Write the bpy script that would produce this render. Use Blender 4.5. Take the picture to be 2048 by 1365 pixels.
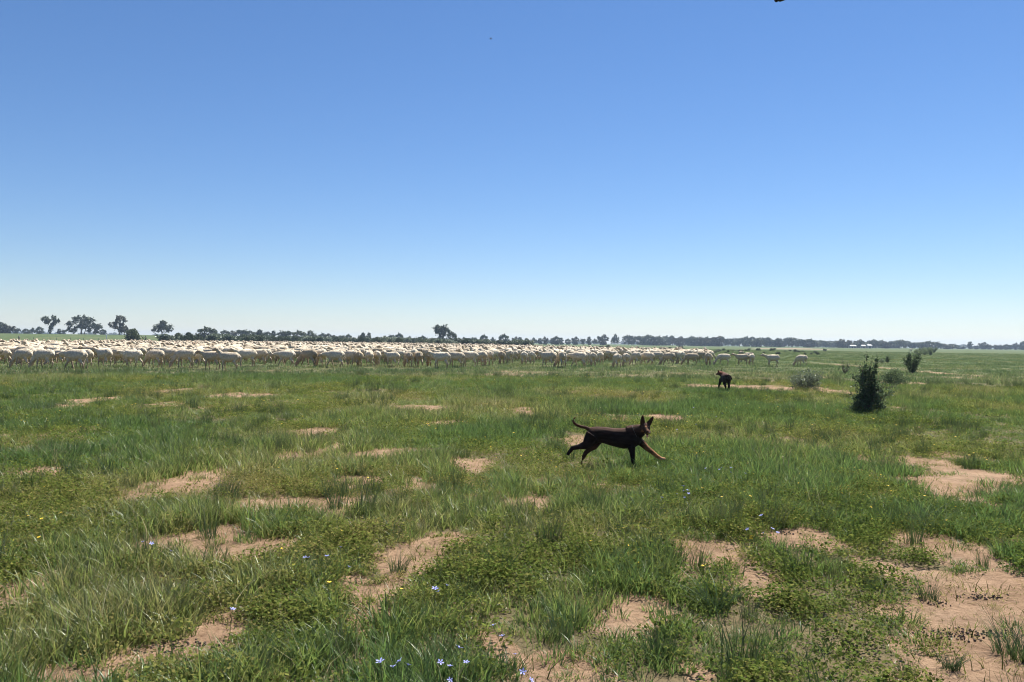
import bpy, math, random
import numpy as np
from mathutils import Vector, Matrix

# ------------------------------------------------------------------ scene, camera, sky, sun
scene = bpy.context.scene
for o in list(bpy.data.objects):
    bpy.data.objects.remove(o)
COL = scene.collection
R = math.radians
rng = np.random.default_rng(11)
random.seed(11)

F, CX, CY = 1671.0, 1024.0, 682.5          # focal length and centre in photo pixels (2048 x 1365)
HCAM = 1.5
ROLL, PITCH = 0.0122, 2.5 / F

cam_d = bpy.data.cameras.new('camera')
cam_d.sensor_width = 36.0
cam_d.lens = 36.0 * F / 2048.0
cam_d.clip_start = 0.05
cam_d.clip_end = 12000
cam = bpy.data.objects.new('camera', cam_d)
COL.objects.link(cam)
FW = Vector((0, math.cos(PITCH), math.sin(PITCH)))
RT = Vector((math.cos(ROLL), 0, math.sin(ROLL)))
RT = (RT - FW * RT.dot(FW)).normalized()
UP = RT.cross(FW)
cam.matrix_world = Matrix(((RT.x, UP.x, -FW.x, 0), (RT.y, UP.y, -FW.y, 0), (RT.z, UP.z, -FW.z, HCAM), (0, 0, 0, 1)))
scene.camera = cam

SUN_AZ, SUN_EL = R(34), R(56)
world = bpy.data.worlds.new('World')
scene.world = world
world.use_nodes = True
wn = world.node_tree
for n in list(wn.nodes):
    wn.nodes.remove(n)
sky = wn.nodes.new('ShaderNodeTexSky')
sky.sky_type = 'NISHITA'
sky.sun_disc = False
sky.sun_elevation = SUN_EL
sky.sun_rotation = SUN_AZ
sky.altitude = 200
sky.air_density = 1.0
sky.dust_density = 0.0
sky.ozone_density = 6.5
bg = wn.nodes.new('ShaderNodeBackground')
bg.inputs['Strength'].default_value = 0.05
wo = wn.nodes.new('ShaderNodeOutputWorld')
sat = wn.nodes.new('ShaderNodeHueSaturation')
sat.inputs['Saturation'].default_value = 1.10
wn.links.new(sky.outputs[0], sat.inputs['Color'])
tintn = wn.nodes.new('ShaderNodeMix'); tintn.data_type = 'RGBA'; tintn.blend_type = 'MULTIPLY'
tintn.inputs[0].default_value = 1.0; tintn.inputs[7].default_value = (1.045, 0.985, 1.03, 1)
wn.links.new(sat.outputs[0], tintn.inputs[6])
wn.links.new(tintn.outputs[2], bg.inputs[0])
wn.links.new(bg.outputs[0], wo.inputs[0])

sd = bpy.data.lights.new('sun', 'SUN')
sd.energy = 5.0
sd.angle = R(0.53)
sd.color = (1.0, 0.95, 0.87)
sun = bpy.data.objects.new('sun', sd)
S = Vector((math.sin(SUN_AZ) * math.cos(SUN_EL), math.cos(SUN_AZ) * math.cos(SUN_EL), math.sin(SUN_EL)))
sun.rotation_euler = S.to_track_quat('Z', 'Y').to_euler()
sun.location = S * 60
COL.objects.link(sun)

vs = scene.view_settings
vs.view_transform = 'Standard'
vs.look = 'None'
vs.exposure = 1.20
vs.gamma = 1.0
vs.use_curve_mapping = False
scene.render.engine = 'CYCLES'
cy = scene.cycles
cy.max_bounces = 6
cy.diffuse_bounces = 2
cy.filter_width = 1.05
cy.glossy_bounces = 2
cy.transmission_bounces = 4
cy.transparent_max_bounces = 4
cy.volume_bounces = 1
cy.use_adaptive_sampling = True
cy.adaptive_threshold = 0.012
cy.use_denoising = True
try:
    cy.denoiser = 'OPENIMAGEDENOISE'
    cy.denoising_input_passes = 'RGB_ALBEDO_NORMAL'
    cy.denoising_prefilter = 'ACCURATE'
except Exception:
    pass
cy.caustics_reflective = False
cy.caustics_refractive = False
cy.sample_clamp_indirect = 6.0

# ------------------------------------------------------------------ numeric helpers
def sstep(a, b, x):
    t = np.clip((np.asarray(x, float) - a) / (b - a), 0, 1)
    return t * t * (3 - 2 * t)

_perm = np.random.default_rng(5).permutation(4096)
_val = np.random.default_rng(6).random(4096)

def vnoise(x, y):
    x = np.asarray(x, float); y = np.asarray(y, float)
    xi = np.floor(x).astype(np.int64); yi = np.floor(y).astype(np.int64)
    u = x - xi; v = y - yi
    u = u * u * (3 - 2 * u); v = v * v * (3 - 2 * v)
    def h(i, j):
        return _val[_perm[(_perm[i & 4095] + j) & 4095]]
    a = h(xi, yi); b = h(xi + 1, yi); c = h(xi, yi + 1); d = h(xi + 1, yi + 1)
    return (a * (1 - u) + b * u) * (1 - v) + (c * (1 - u) + d * u) * v

def fbm(x, y, octv=4, off=0.0):
    s = 0; a = 0.5; t = 0
    for k in range(octv):
        s = s + a * vnoise(x * 2 ** k + 17.3 * k + off, y * 2 ** k - 9.1 * k + off * 1.7); t += a; a *= 0.5
    return s / t

def terrain(x, y):
    x = np.asarray(x, float); y = np.asarray(y, float)
    d = np.hypot(x, y)
    z = 0.20 * sstep(9, 36, d)
    z = z + 2.6 * sstep(-90, -170, x) * sstep(105, 420, y)
    near = 1 - sstep(60, 200, d)
    z = z + near * (0.10 * (fbm(x * 0.22, y * 0.22, 3, 3.0) - 0.5) + 0.035 * (fbm(x * 1.1, y * 1.1, 3, 8.0) - 0.5)) * sstep(1, 4, d)
    return z

def tz(x, y):
    return float(terrain(x, y))

def ray(px, py):
    v = FW + RT * ((px - CX) / F) + UP * ((CY - py) / F)
    return v

def ground(px, py, dmax=900):
    """where the ray through a photo pixel meets the ground"""
    v = ray(px, py)
    h = math.hypot(v.x, v.y)
    t = 1.0
    prev = t
    while t < dmax:
        z = HCAM + v.z * t
        if z <= tz(v.x * t, v.y * t):
            lo, hi = prev, t
            for _ in range(24):
                m = 0.5 * (lo + hi)
                if HCAM + v.z * m <= tz(v.x * m, v.y * m):
                    hi = m
                else:
                    lo = m
            t = hi
            break
        prev = t
        t *= 1.03
    return v.x * t, v.y * t, tz(v.x * t, v.y * t)

def at_dist(px, D):
    """point on the ground at depth D in the direction of photo column px"""
    x = (px - CX) / F * D
    return x, D, tz(x, D)

def eyeline(px):
    return 685.0 + ROLL * (px - CX)

# ------------------------------------------------------------------ mesh helpers
def mk_mesh(name, verts, faces, mat=None, smooth=False, col=None, fattr=None):
    me = bpy.data.meshes.new(name)
    verts = np.asarray(verts, dtype=np.float32)
    faces_np = [np.asarray(f, dtype=np.int32) for f in faces] if isinstance(faces, list) else None
    if faces_np is None:
        fa = np.asarray(faces, dtype=np.int32)
        nf, k = fa.shape
        me.vertices.add(len(verts)); me.vertices.foreach_set('co', verts.ravel())
        me.loops.add(nf * k); me.loops.foreach_set('vertex_index', fa.ravel())
        me.polygons.add(nf)
        me.polygons.foreach_set('loop_start', np.arange(nf, dtype=np.int32) * k)
        me.update(calc_edges=True)
    else:
        me.from_pydata([tuple(v) for v in verts.tolist()], [], [tuple(int(i) for i in f) for f in faces_np])
        me.update()
    me.validate(clean_customdata=False)
    if smooth:
        me.polygons.foreach_set('use_smooth', np.ones(len(me.polygons), dtype=bool))
    if col is not None:
        at = me.color_attributes.new('col', 'FLOAT_COLOR', 'POINT')
        c = np.ones((len(verts), 4), dtype=np.float32); c[:, :3] = col
        at.data.foreach_set('color', c.ravel())
    if fattr:
        for k_, a_ in fattr.items():
            at = me.attributes.new(k_, 'FLOAT', 'POINT')
            at.data.foreach_set('value', np.asarray(a_, dtype=np.float32))
    if mat is not None:
        me.materials.append(mat)
    return me

class Buf:
    """collects vertices and faces of one mesh"""
    def __init__(s):
        s.v = []; s.f = []; s.n = 0
    def add(s, v, f):
        s.v.append(np.asarray(v, float))
        s.f += [tuple(int(i) + s.n for i in q) for q in f]
        s.n += len(v)
    def tube(s, pts, rad, seg=10, up=(0, 0, 1), cap=True):
        """elliptical loft; rad entries are r or (r_side, r_up)"""
        P = [Vector(p) for p in pts]
        n = len(P); rings = []
        upv = Vector(up)
        for i in range(n):
            t = (P[min(i + 1, n - 1)] - P[max(i - 1, 0)]).normalized()
            u = upv - t * upv.dot(t)
            if u.length < 0.15:
                alt = Vector((1, 0, 0)); u = alt - t * alt.dot(t)
            u.normalize(); w = t.cross(u)
            r = rad[i]; ra, rb = (r, r) if not isinstance(r, (tuple, list)) else r
            for k in range(seg):
                a = 2 * math.pi * k / seg
                rings.append(P[i] + w * (ra * math.cos(a)) + u * (rb * math.sin(a)))
        f = []
        for i in range(n - 1):
            for k in range(seg):
                k2 = (k + 1) % seg
                f.append((i * seg + k, i * seg + k2, (i + 1) * seg + k2, (i + 1) * seg + k))
        if cap:
            f.append(tuple(range(seg - 1, -1, -1)))
            f.append(tuple((n - 1) * seg + k for k in range(seg)))
        s.add([tuple(q) for q in rings], f)
    def ball(s, c, r, seg=10, rings=7, rot=None):
        rx, ry, rz = (r, r, r) if not isinstance(r, (tuple, list)) else r
        v = []; f = []
        for i in range(rings + 1):
            th = math.pi * i / rings
            for k in range(seg):
                a = 2 * math.pi * k / seg
                p = Vector((rx * math.sin(th) * math.cos(a), ry * math.sin(th) * math.sin(a), rz * math.cos(th)))
                if rot is not None:
                    p = rot @ p
                v.append(tuple(p + Vector(c)))
        for i in range(rings):
            for k in range(seg):
                k2 = (k + 1) % seg
                f.append((i * seg + k, (i + 1) * seg + k, (i + 1) * seg + k2, i * seg + k2))
        s.add(v, f)
    def box(s, c, d, rz=0.0):
        x, y, z = d[0] / 2, d[1] / 2, d[2] / 2
        v = []
        for sx, sy, sz in ((-1, -1, -1), (1, -1, -1), (1, 1, -1), (-1, 1, -1), (-1, -1, 1), (1, -1, 1), (1, 1, 1), (-1, 1, 1)):
            a, b = sx * x, sy * y
            v.append((c[0] + a * math.cos(rz) - b * math.sin(rz), c[1] + a * math.sin(rz) + b * math.cos(rz), c[2] + sz * z))
        s.add(v, [(0, 3, 2, 1), (4, 5, 6, 7), (0, 1, 5, 4), (1, 2, 6, 5), (2, 3, 7, 6), (3, 0, 4, 7)])
    def verts(s):
        return np.concatenate(s.v)
    def mesh(s, name, mat=None, smooth=True, **kw):
        return mk_mesh(name, s.verts(), list(s.f), mat, smooth, **kw)

def link(name, data, loc=(0, 0, 0), rz=0.0, scale=1.0, parent=None):
    o = bpy.data.objects.new(name, data)
    COL.objects.link(o)
    o.location = loc
    o.rotation_euler = (0, 0, rz)
    o.scale = (scale, scale, scale) if not isinstance(scale, (tuple, list)) else scale
    if parent is not None:
        o.parent = parent
    return o

def tag(o, label, cat, group=None):
    o['label'] = label; o['category'] = cat
    if group:
        o['group'] = group
    return o

def remeshed(buf, name, voxel, smooth_it=3, ratio=1.0):
    """one continuous skin over the joined lofts"""
    me = buf.mesh(name + '_raw')
    ob = bpy.data.objects.new('tmp', me); COL.objects.link(ob)
    m = ob.modifiers.new('r', 'REMESH'); m.mode = 'VOXEL'; m.voxel_size = voxel
    if smooth_it:
        k = ob.modifiers.new('s', 'SMOOTH'); k.iterations = smooth_it; k.factor = 0.5
    if ratio < 1:
        dd = ob.modifiers.new('d', 'DECIMATE'); dd.ratio = ratio
    dg = bpy.context.evaluated_depsgraph_get()
    out = bpy.data.meshes.new_from_object(ob.evaluated_get(dg))
    out.name = name
    bpy.data.objects.remove(ob); bpy.data.meshes.remove(me)
    out.polygons.foreach_set('use_smooth', np.ones(len(out.polygons), dtype=bool))
    return out

def get_co(me):
    a = np.empty(len(me.vertices) * 3, dtype=np.float32); me.vertices.foreach_get('co', a)
    return a.reshape(-1, 3)

def set_col(me, c):
    at = me.color_attributes.new('col', 'FLOAT_COLOR', 'POINT')
    q = np.ones((len(me.vertices), 4), dtype=np.float32); q[:, :3] = c
    at.data.foreach_set('color', q.ravel())

# ------------------------------------------------------------------ materials
def new_mat(name):
    m = bpy.data.materials.new(name); m.use_nodes = True
    nt = m.node_tree
    for n in list(nt.nodes):
        nt.nodes.remove(n)
    out = nt.nodes.new('ShaderNodeOutputMaterial')
    return m, nt, out

def ramp(nt, stops, src=None):
    r = nt.nodes.new('ShaderNodeValToRGB')
    el = r.color_ramp.elements
    while len(el) > 1:
        el.remove(el[-1])
    el[0].position = stops[0][0]; el[0].color = (*stops[0][1], 1)
    for p, c in stops[1:]:
        e = el.new(p); e.color = (*c, 1)
    if src is not None:
        nt.links.new(src, r.inputs[0])
    return r

def mixc(nt, a, b, fac, mode='MIX'):
    n = nt.nodes.new('ShaderNodeMix'); n.data_type = 'RGBA'; n.blend_type = mode
    for sock, val in ((n.inputs[0], fac), (n.inputs[6], a), (n.inputs[7], b)):
        if hasattr(val, 'is_linked') or isinstance(val, bpy.types.NodeSocket):
            nt.links.new(val, sock)
        elif isinstance(val, (tuple, list)):
            sock.default_value = (*val, 1)
        else:
            sock.default_value = val
    return n.outputs[2]

def tnoise(nt, scale, detail=4, rough=0.55, coord='Object'):
    tc = nt.nodes.new('ShaderNodeTexCoord')
    n = nt.nodes.new('ShaderNodeTexNoise')
    n.inputs['Scale'].default_value = scale
    n.inputs['Detail'].default_value = detail
    n.inputs['Roughness'].default_value = rough
    nt.links.new(tc.outputs[coord], n.inputs['Vector'])
    return n.outputs['Fac']

def leaf_mat(name, stops, trans=0.35, gloss=0.10, rough=0.38, tip=None, attr='tint', inst=True):
    """leaf: diffuse + light coming through + waxy gloss; colour from the plant's own tint"""
    m, nt, out = new_mat(name)
    if inst is True:
        a = nt.nodes.new('ShaderNodeAttribute'); a.attribute_type = 'INSTANCER'; a.attribute_name = attr
        src = a.outputs['Fac']
    elif inst == 'random':
        src = nt.nodes.new('ShaderNodeObjectInfo').outputs['Random']
    else:
        a = nt.nodes.new('ShaderNodeAttribute'); a.attribute_name = attr
        src = a.outputs['Fac']
    # every leaf also differs a little by itself
    b = nt.nodes.new('ShaderNodeAttribute'); b.attribute_name = 'leaf'
    ma = nt.nodes.new('ShaderNodeMath'); ma.operation = 'MULTIPLY_ADD'
    ma.inputs[1].default_value = 0.6; ma.inputs[2].default_value = -0.30
    nt.links.new(b.outputs['Fac'], ma.inputs[0])
    ad = nt.nodes.new('ShaderNodeMath'); ad.operation = 'ADD'; ad.use_clamp = True
    nt.links.new(src, ad.inputs[0]); nt.links.new(ma.outputs[0], ad.inputs[1])
    c = ramp(nt, stops, ad.outputs[0]).outputs[0]
    vm = nt.nodes.new('ShaderNodeMath'); vm.operation = 'MULTIPLY_ADD'; vm.inputs[1].default_value = 0.95; vm.inputs[2].default_value = 0.55
    wr = nt.nodes.new('ShaderNodeMath'); wr.operation = 'FRACT'
    wm = nt.nodes.new('ShaderNodeMath'); wm.operation = 'MULTIPLY'; wm.inputs[1].default_value = 7.31
    nt.links.new(b.outputs['Fac'], wm.inputs[0]); nt.links.new(wm.outputs[0], wr.inputs[0]); nt.links.new(wr.outputs[0], vm.inputs[0])
    hv = nt.nodes.new('ShaderNodeHueSaturation'); nt.links.new(vm.outputs[0], hv.inputs['Value']); nt.links.new(c, hv.inputs['Color'])
    c = hv.outputs[0]
    if tip is not None:
        t = nt.nodes.new('ShaderNodeAttribute'); t.attribute_name = 'tip'
        mm = nt.nodes.new('ShaderNodeMath'); mm.operation = 'MULTIPLY'
        nt.links.new(t.outputs['Fac'], mm.inputs[0]); mm.inputs[1].default_value = 0.8
        c = mixc(nt, c, tip, mm.outputs[0])
    di = nt.nodes.new('ShaderNodeBsdfDiffuse'); tr = nt.nodes.new('ShaderNodeBsdfTranslucent'); gl = nt.nodes.new('ShaderNodeBsdfGlossy')
    gl.inputs['Roughness'].default_value = rough
    gl.inputs['Color'].default_value = (0.9, 0.95, 0.9, 1)
    nt.links.new(c, di.inputs[0])
    hs = nt.nodes.new('ShaderNodeHueSaturation'); hs.inputs['Value'].default_value = 1.25; hs.inputs['Hue'].default_value = 0.485
    nt.links.new(c, hs.inputs['Color']); nt.links.new(hs.outputs[0], tr.inputs[0])
    m1 = nt.nodes.new('ShaderNodeMixShader'); m1.inputs[0].default_value = trans
    nt.links.new(di.outputs[0], m1.inputs[1]); nt.links.new(tr.outputs[0], m1.inputs[2])
    m2 = nt.nodes.new('ShaderNodeMixShader'); m2.inputs[0].default_value = gloss
    nt.links.new(m1.outputs[0], m2.inputs[1]); nt.links.new(gl.outputs[0], m2.inputs[2])
    nt.links.new(m2.outputs[0], out.inputs[0])
    return m

def plain_mat(name, c1, c2=None, scale=8, rough=0.85, bump=0.0, bscale=40, spec=0.3, coord='Object', attr=None):
    m, nt, out = new_mat(name)
    p = nt.nodes.new('ShaderNodeBsdfPrincipled')
    p.inputs['Roughness'].default_value = rough
    p.inputs['Specular IOR Level'].default_value = spec
    if attr:
        a = nt.nodes.new('ShaderNodeAttribute'); a.attribute_name = attr
        n = tnoise(nt, scale, 5, 0.6, coord)
        r = ramp(nt, [(0.3, c1), (0.7, c2)], n)
        c = mixc(nt, a.outputs['Color'], r.outputs[0], 1.0, 'MULTIPLY')
        nt.links.new(c, p.inputs['Base Color'])
    elif c2 is not None:
        n = tnoise(nt, scale, 5, 0.6, coord)
        nt.links.new(ramp(nt, [(0.3, c1), (0.7, c2)], n).outputs[0], p.inputs['Base Color'])
    else:
        p.inputs['Base Color'].default_value = (*c1, 1)
    if bump:
        b = nt.nodes.new('ShaderNodeBump'); b.inputs['Strength'].default_value = bump
        b.inputs['Distance'].default_value = 0.02
        nt.links.new(tnoise(nt, bscale, 4, 0.6, coord), b.inputs['Height'])
        nt.links.new(b.outputs[0], p.inputs['Normal'])
    nt.links.new(p.outputs[0], out.inputs[0])
    return m

M_GRASS = leaf_mat('grass_blade', [(0.0, (0.060, 0.122, 0.032)), (0.35, (0.092, 0.154, 0.036)), (0.65, (0.142, 0.182, 0.047)), (1.0, (0.220, 0.212, 0.084))],
                   trans=0.50, gloss=0.028, rough=0.40, tip=(0.16, 0.16, 0.075))
M_FAR = leaf_mat('grass_far', [(0.0, (0.064, 0.110, 0.042)), (0.35, (0.088, 0.134, 0.047)), (0.65, (0.122, 0.156, 0.056)), (1.0, (0.180, 0.180, 0.084))],
                 trans=0.50, gloss=0.025, rough=0.45, tip=(0.15, 0.16, 0.08))
M_MEDIC = leaf_mat('medic_leaf', [(0.0, (0.070, 0.112, 0.024)), (0.5, (0.120, 0.145, 0.034)), (1.0, (0.200, 0.175, 0.064))],
                   trans=0.45, gloss=0.0, rough=0.5)
M_STRAW = leaf_mat('seed_grass', [(0.0, (0.10, 0.12, 0.05)), (0.5, (0.16, 0.17, 0.08)), (1.0, (0.27, 0.25, 0.15))], trans=0.4, gloss=0.0, rough=0.5)
M_TUSS = leaf_mat('tussock_blade', [(0.0, (0.030, 0.064, 0.022)), (0.6, (0.055, 0.094, 0.029)), (1.0, (0.095, 0.118, 0.046))], trans=0.3, gloss=0.04, rough=0.55, inst='random', tip=(0.10, 0.10, 0.05))
M_BRUSH = leaf_mat('dry_brush', [(0.0, (0.10, 0.075, 0.045)), (1.0, (0.17, 0.12, 0.07))], trans=0.2, gloss=0.03, inst='random')
M_SALT = leaf_mat('saltbush_leaf', [(0.0, (0.050, 0.085, 0.036)), (0.6, (0.100, 0.145, 0.065)), (1.0, (0.19, 0.24, 0.14))], trans=0.55, gloss=0.035, rough=0.5, inst='random')
M_SALTGREY = leaf_mat('saltbush_grey_leaf', [(0.0, (0.060, 0.088, 0.050)), (0.6, (0.105, 0.135, 0.085)), (1.0, (0.18, 0.21, 0.15))], trans=0.45, gloss=0.06, rough=0.5, inst='random')
M_EUC = leaf_mat('gum_leaf', [(0.0, (0.030, 0.045, 0.022)), (0.6, (0.050, 0.068, 0.031)), (1.0, (0.085, 0.098, 0.046))], trans=0.2, gloss=0.04, rough=0.55, inst='random')
M_EUCB = leaf_mat('gum_leaf_brown', [(0.0, (0.050, 0.050, 0.030)), (0.6, (0.080, 0.076, 0.042)), (1.0, (0.12, 0.11, 0.06))], trans=0.2, gloss=0.04, rough=0.55, inst='random')
M_SCRUB = leaf_mat('scrub_leaf', [(0.0, (0.040, 0.060, 0.032)), (0.6, (0.070, 0.094, 0.050)), (1.0, (0.12, 0.14, 0.08))], trans=0.25, gloss=0.04, rough=0.55, inst='random')
M_BARK = plain_mat('bark', (0.10, 0.08, 0.062), (0.20, 0.165, 0.13), 3, 0.9, 0.4, 12)
M_TWIG = plain_mat('twig', (0.075, 0.060, 0.045), (0.13, 0.10, 0.075), 20, 0.9)
M_WOOD = plain_mat('fence_wood', (0.09, 0.08, 0.07), (0.18, 0.16, 0.14), 6, 0.9, 0.3, 30)
M_STEEL = plain_mat('steel', (0.16, 0.15, 0.14), (0.24, 0.21, 0.19), 15, 0.6)
M_WHITE = plain_mat('white_paint', (0.72, 0.73, 0.72), (0.82, 0.82, 0.81), 2, 0.5)
M_DARK = plain_mat('dark_opening', (0.03, 0.03, 0.03), (0.05, 0.05, 0.05), 3, 0.8)
M_WOOL = plain_mat('wool', (0.60, 0.56, 0.52), (1.08, 1.08, 1.08), 12, 1.0, 1.0, 30, 0.02, attr='col')
def per_sheep(m):
    nt = m.node_tree
    p = [n for n in nt.nodes if n.type == 'BSDF_PRINCIPLED'][0]
    src = p.inputs['Base Color'].links[0].from_socket
    oi = nt.nodes.new('ShaderNodeObjectInfo')
    r = ramp(nt, [(0.0, (0.72, 0.68, 0.62)), (0.35, (0.95, 0.93, 0.90)), (1.0, (1.12, 1.12, 1.10))], oi.outputs['Random'])
    nt.links.new(mixc(nt, src, r.outputs[0], 1.0, 'MULTIPLY'), p.inputs['Base Color'])
per_sheep(M_WOOL)
M_COAT = plain_mat('dog_coat', (0.45, 0.45, 0.45), (1.35, 1.3, 1.25), 38, 0.75, 0.35, 260, 0.10, attr='col')
for n_ in M_COAT.node_tree.nodes:          # hairs lie along the body
    if n_.type == 'TEX_NOISE':
        mp_ = M_COAT.node_tree.nodes.new('ShaderNodeMapping'); mp_.inputs['Scale'].default_value = (0.22, 1, 1)
        src_ = n_.inputs['Vector'].links[0].from_socket
        M_COAT.node_tree.links.new(src_, mp_.inputs['Vector']); M_COAT.node_tree.links.new(mp_.outputs[0], n_.inputs['Vector'])
M_NOSE = plain_mat('dog_nose', (0.035, 0.018, 0.016), (0.05, 0.025, 0.02), 60, 0.4, 0, 1, 0.5)
M_EYE = plain_mat('dog_eye', (0.02, 0.012, 0.006), (0.05, 0.028, 0.012), 40, 0.12, 0, 1, 0.6)
M_TONGUE = plain_mat('dog_tongue', (0.42, 0.14, 0.15), (0.5, 0.18, 0.18), 60, 0.5)
M_STRAP = plain_mat('collar_strap', (0.05, 0.04, 0.035), (0.08, 0.06, 0.05), 60, 0.6)
M_METAL = plain_mat('tag_metal', (0.6, 0.6, 0.6), (0.75, 0.75, 0.75), 80, 0.3, 0, 1, 0.8)
M_YEL = plain_mat('yellow_petal', (0.78, 0.52, 0.03), (0.90, 0.66, 0.06), 60, 0.6)
M_BLUE = plain_mat('blue_petal', (0.20, 0.22, 0.52), (0.33, 0.35, 0.62), 60, 0.6)
M_STEM = plain_mat('flower_stem', (0.06, 0.10, 0.03), (0.09, 0.13, 0.04), 60, 0.6)
M_DUNG = plain_mat('dung', (0.04, 0.03, 0.025), (0.085, 0.06, 0.05), 60, 0.95)
M_FLY = plain_mat('fly_body', (0.015, 0.015, 0.018), (0.03, 0.03, 0.035), 300, 0.4)
M_WING = plain_mat('fly_wing', (0.35, 0.33, 0.33), (0.5, 0.48, 0.46), 300, 0.3)
M_BANK = plain_mat('bank_soil', (0.15, 0.12, 0.075), (0.26, 0.20, 0.13), 0.4, 0.95)

# ------------------------------------------------------------------ bare soil patches (read off the photograph: x, y, half-width, half-height in photo pixels)
PATCH_PX = [
    (1965, 1200, 95, 50), (1930, 1262, 125, 48), (2010, 1325, 130, 60), (1885, 1340, 95, 40), (2080, 1230, 90, 70), (1900, 1100, 60, 20), (1990, 1160, 75, 22),
    (1880, 932, 32, 13), (1890, 965, 48, 11), (1925, 1000, 42, 12), (1870, 905, 16, 5), (1955, 945, 40, 6),
    (30, 1180, 55, 30), (5, 1212, 45, 25), (430, 1080, 85, 17), (530, 1092, 60, 12), (330, 1086, 55, 10), (865, 1105, 68, 20), (805, 1132, 55, 16),
    (655, 1010, 55, 12), (540, 1012, 52, 12), (710, 960, 36, 7), (838, 970, 45, 9), (945, 931, 46, 8), (410, 955, 60, 11), (590, 910, 42, 8),
    (670, 897, 20, 8), (440, 1268, 52, 22), (290, 1310, 85, 13), (375, 1302, 60, 12), (150, 1350, 80, 14), (1095, 1320, 95, 22), (1140, 1352, 85, 22),
    (740, 1215, 42, 45), (690, 1180, 26, 20), (735, 1275, 30, 20), (1400, 1100, 55, 16), (1385, 1132, 38, 11), (1520, 1165, 40, 20), (1290, 1215, 70, 15),
    (1240, 1250, 45, 14), (1045, 1003, 55, 8), (1325, 834, 34, 4), (1225, 832, 34, 3), (1510, 776, 62, 4), (1420, 773, 36, 3), (1640, 779, 26, 4),
    (1060, 820, 26, 4), (200, 800, 32, 3), (370, 781, 36, 3), (480, 790, 40, 3), (850, 815, 55, 3), (1390, 1340, 42, 16), (1715, 733, 14, 4), (1870, 746, 16, 3),
    (580, 1200, 24, 10), (1610, 1075, 60, 9), (900, 845, 45, 3), (160, 812, 30, 3), (640, 860, 30, 3), (1150, 880, 35, 5), (760, 905, 60, 4), (980, 1270, 25, 18),
    (1480, 1180, 26, 10), (1760, 1130, 30, 10), (1800, 1280, 30, 16), (60, 1110, 30, 6), (120, 940, 40, 5), (300, 990, 40, 6), (1640, 690, 0, 0), (1965, 1290, 150, 60), (1905, 1180, 60, 40),
]
PATCH = []
for (px, py, rx, ry) in PATCH_PX:
    if rx <= 0:
        continue
    if py < 1120:
        rx *= 1.2; ry *= 1.3
    x0, y0, _ = ground(px, py)
    _, ya, _ = ground(px, py - ry)
    _, yb, _ = ground(px, py + ry)
    yb *= 0.965
    PATCH.append((x0, 0.5 * (ya + yb), rx / F * y0, 0.5 * (ya - yb)))
PATCH = np.array(PATCH)

def bare_field(x, y):
    """0 = plant cover, 1 = bare sand"""
    x = np.asarray(x, float); y = np.asarray(y, float)
    wx = x + 0.35 * (fbm(x * 1.6, y * 1.6, 3, 21.0) - 0.5)
    wy = y + 0.5 * (fbm(x * 1.6, y * 1.6, 3, 43.0) - 0.5)
    b = np.zeros_like(x)
    for (cx, cyy, rx, ry) in PATCH:
        q = np.sqrt(((wx - cx) / rx) ** 2 + ((wy - cyy) / ry) ** 2)
        b = np.maximum(b, np.clip(1.55 - q, 0, 1))
    edge = fbm(x * 3.2, y * 2.6, 4, 77.0)
    b = sstep(0.26, 0.80, b + (edge - 0.5) * 1.15 + 0.08)
    d = np.hypot(x, y)
    out = sstep(0.60, 0.70, fbm(x * 0.42, y * 0.42, 4, 55.0)) * (0.55 + 0.45 * sstep(-0.72, -0.80, x / np.maximum(d, 0.1)) + 0.0)
    return np.maximum(b, 0.45 * out * sstep(2, 5, d))

def cover_field(x, y):
    """how lush the grass is, 0..1"""
    c = fbm(x * 0.55, y * 0.40, 4, 101.0)
    return sstep(0.30, 0.62, c)

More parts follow.
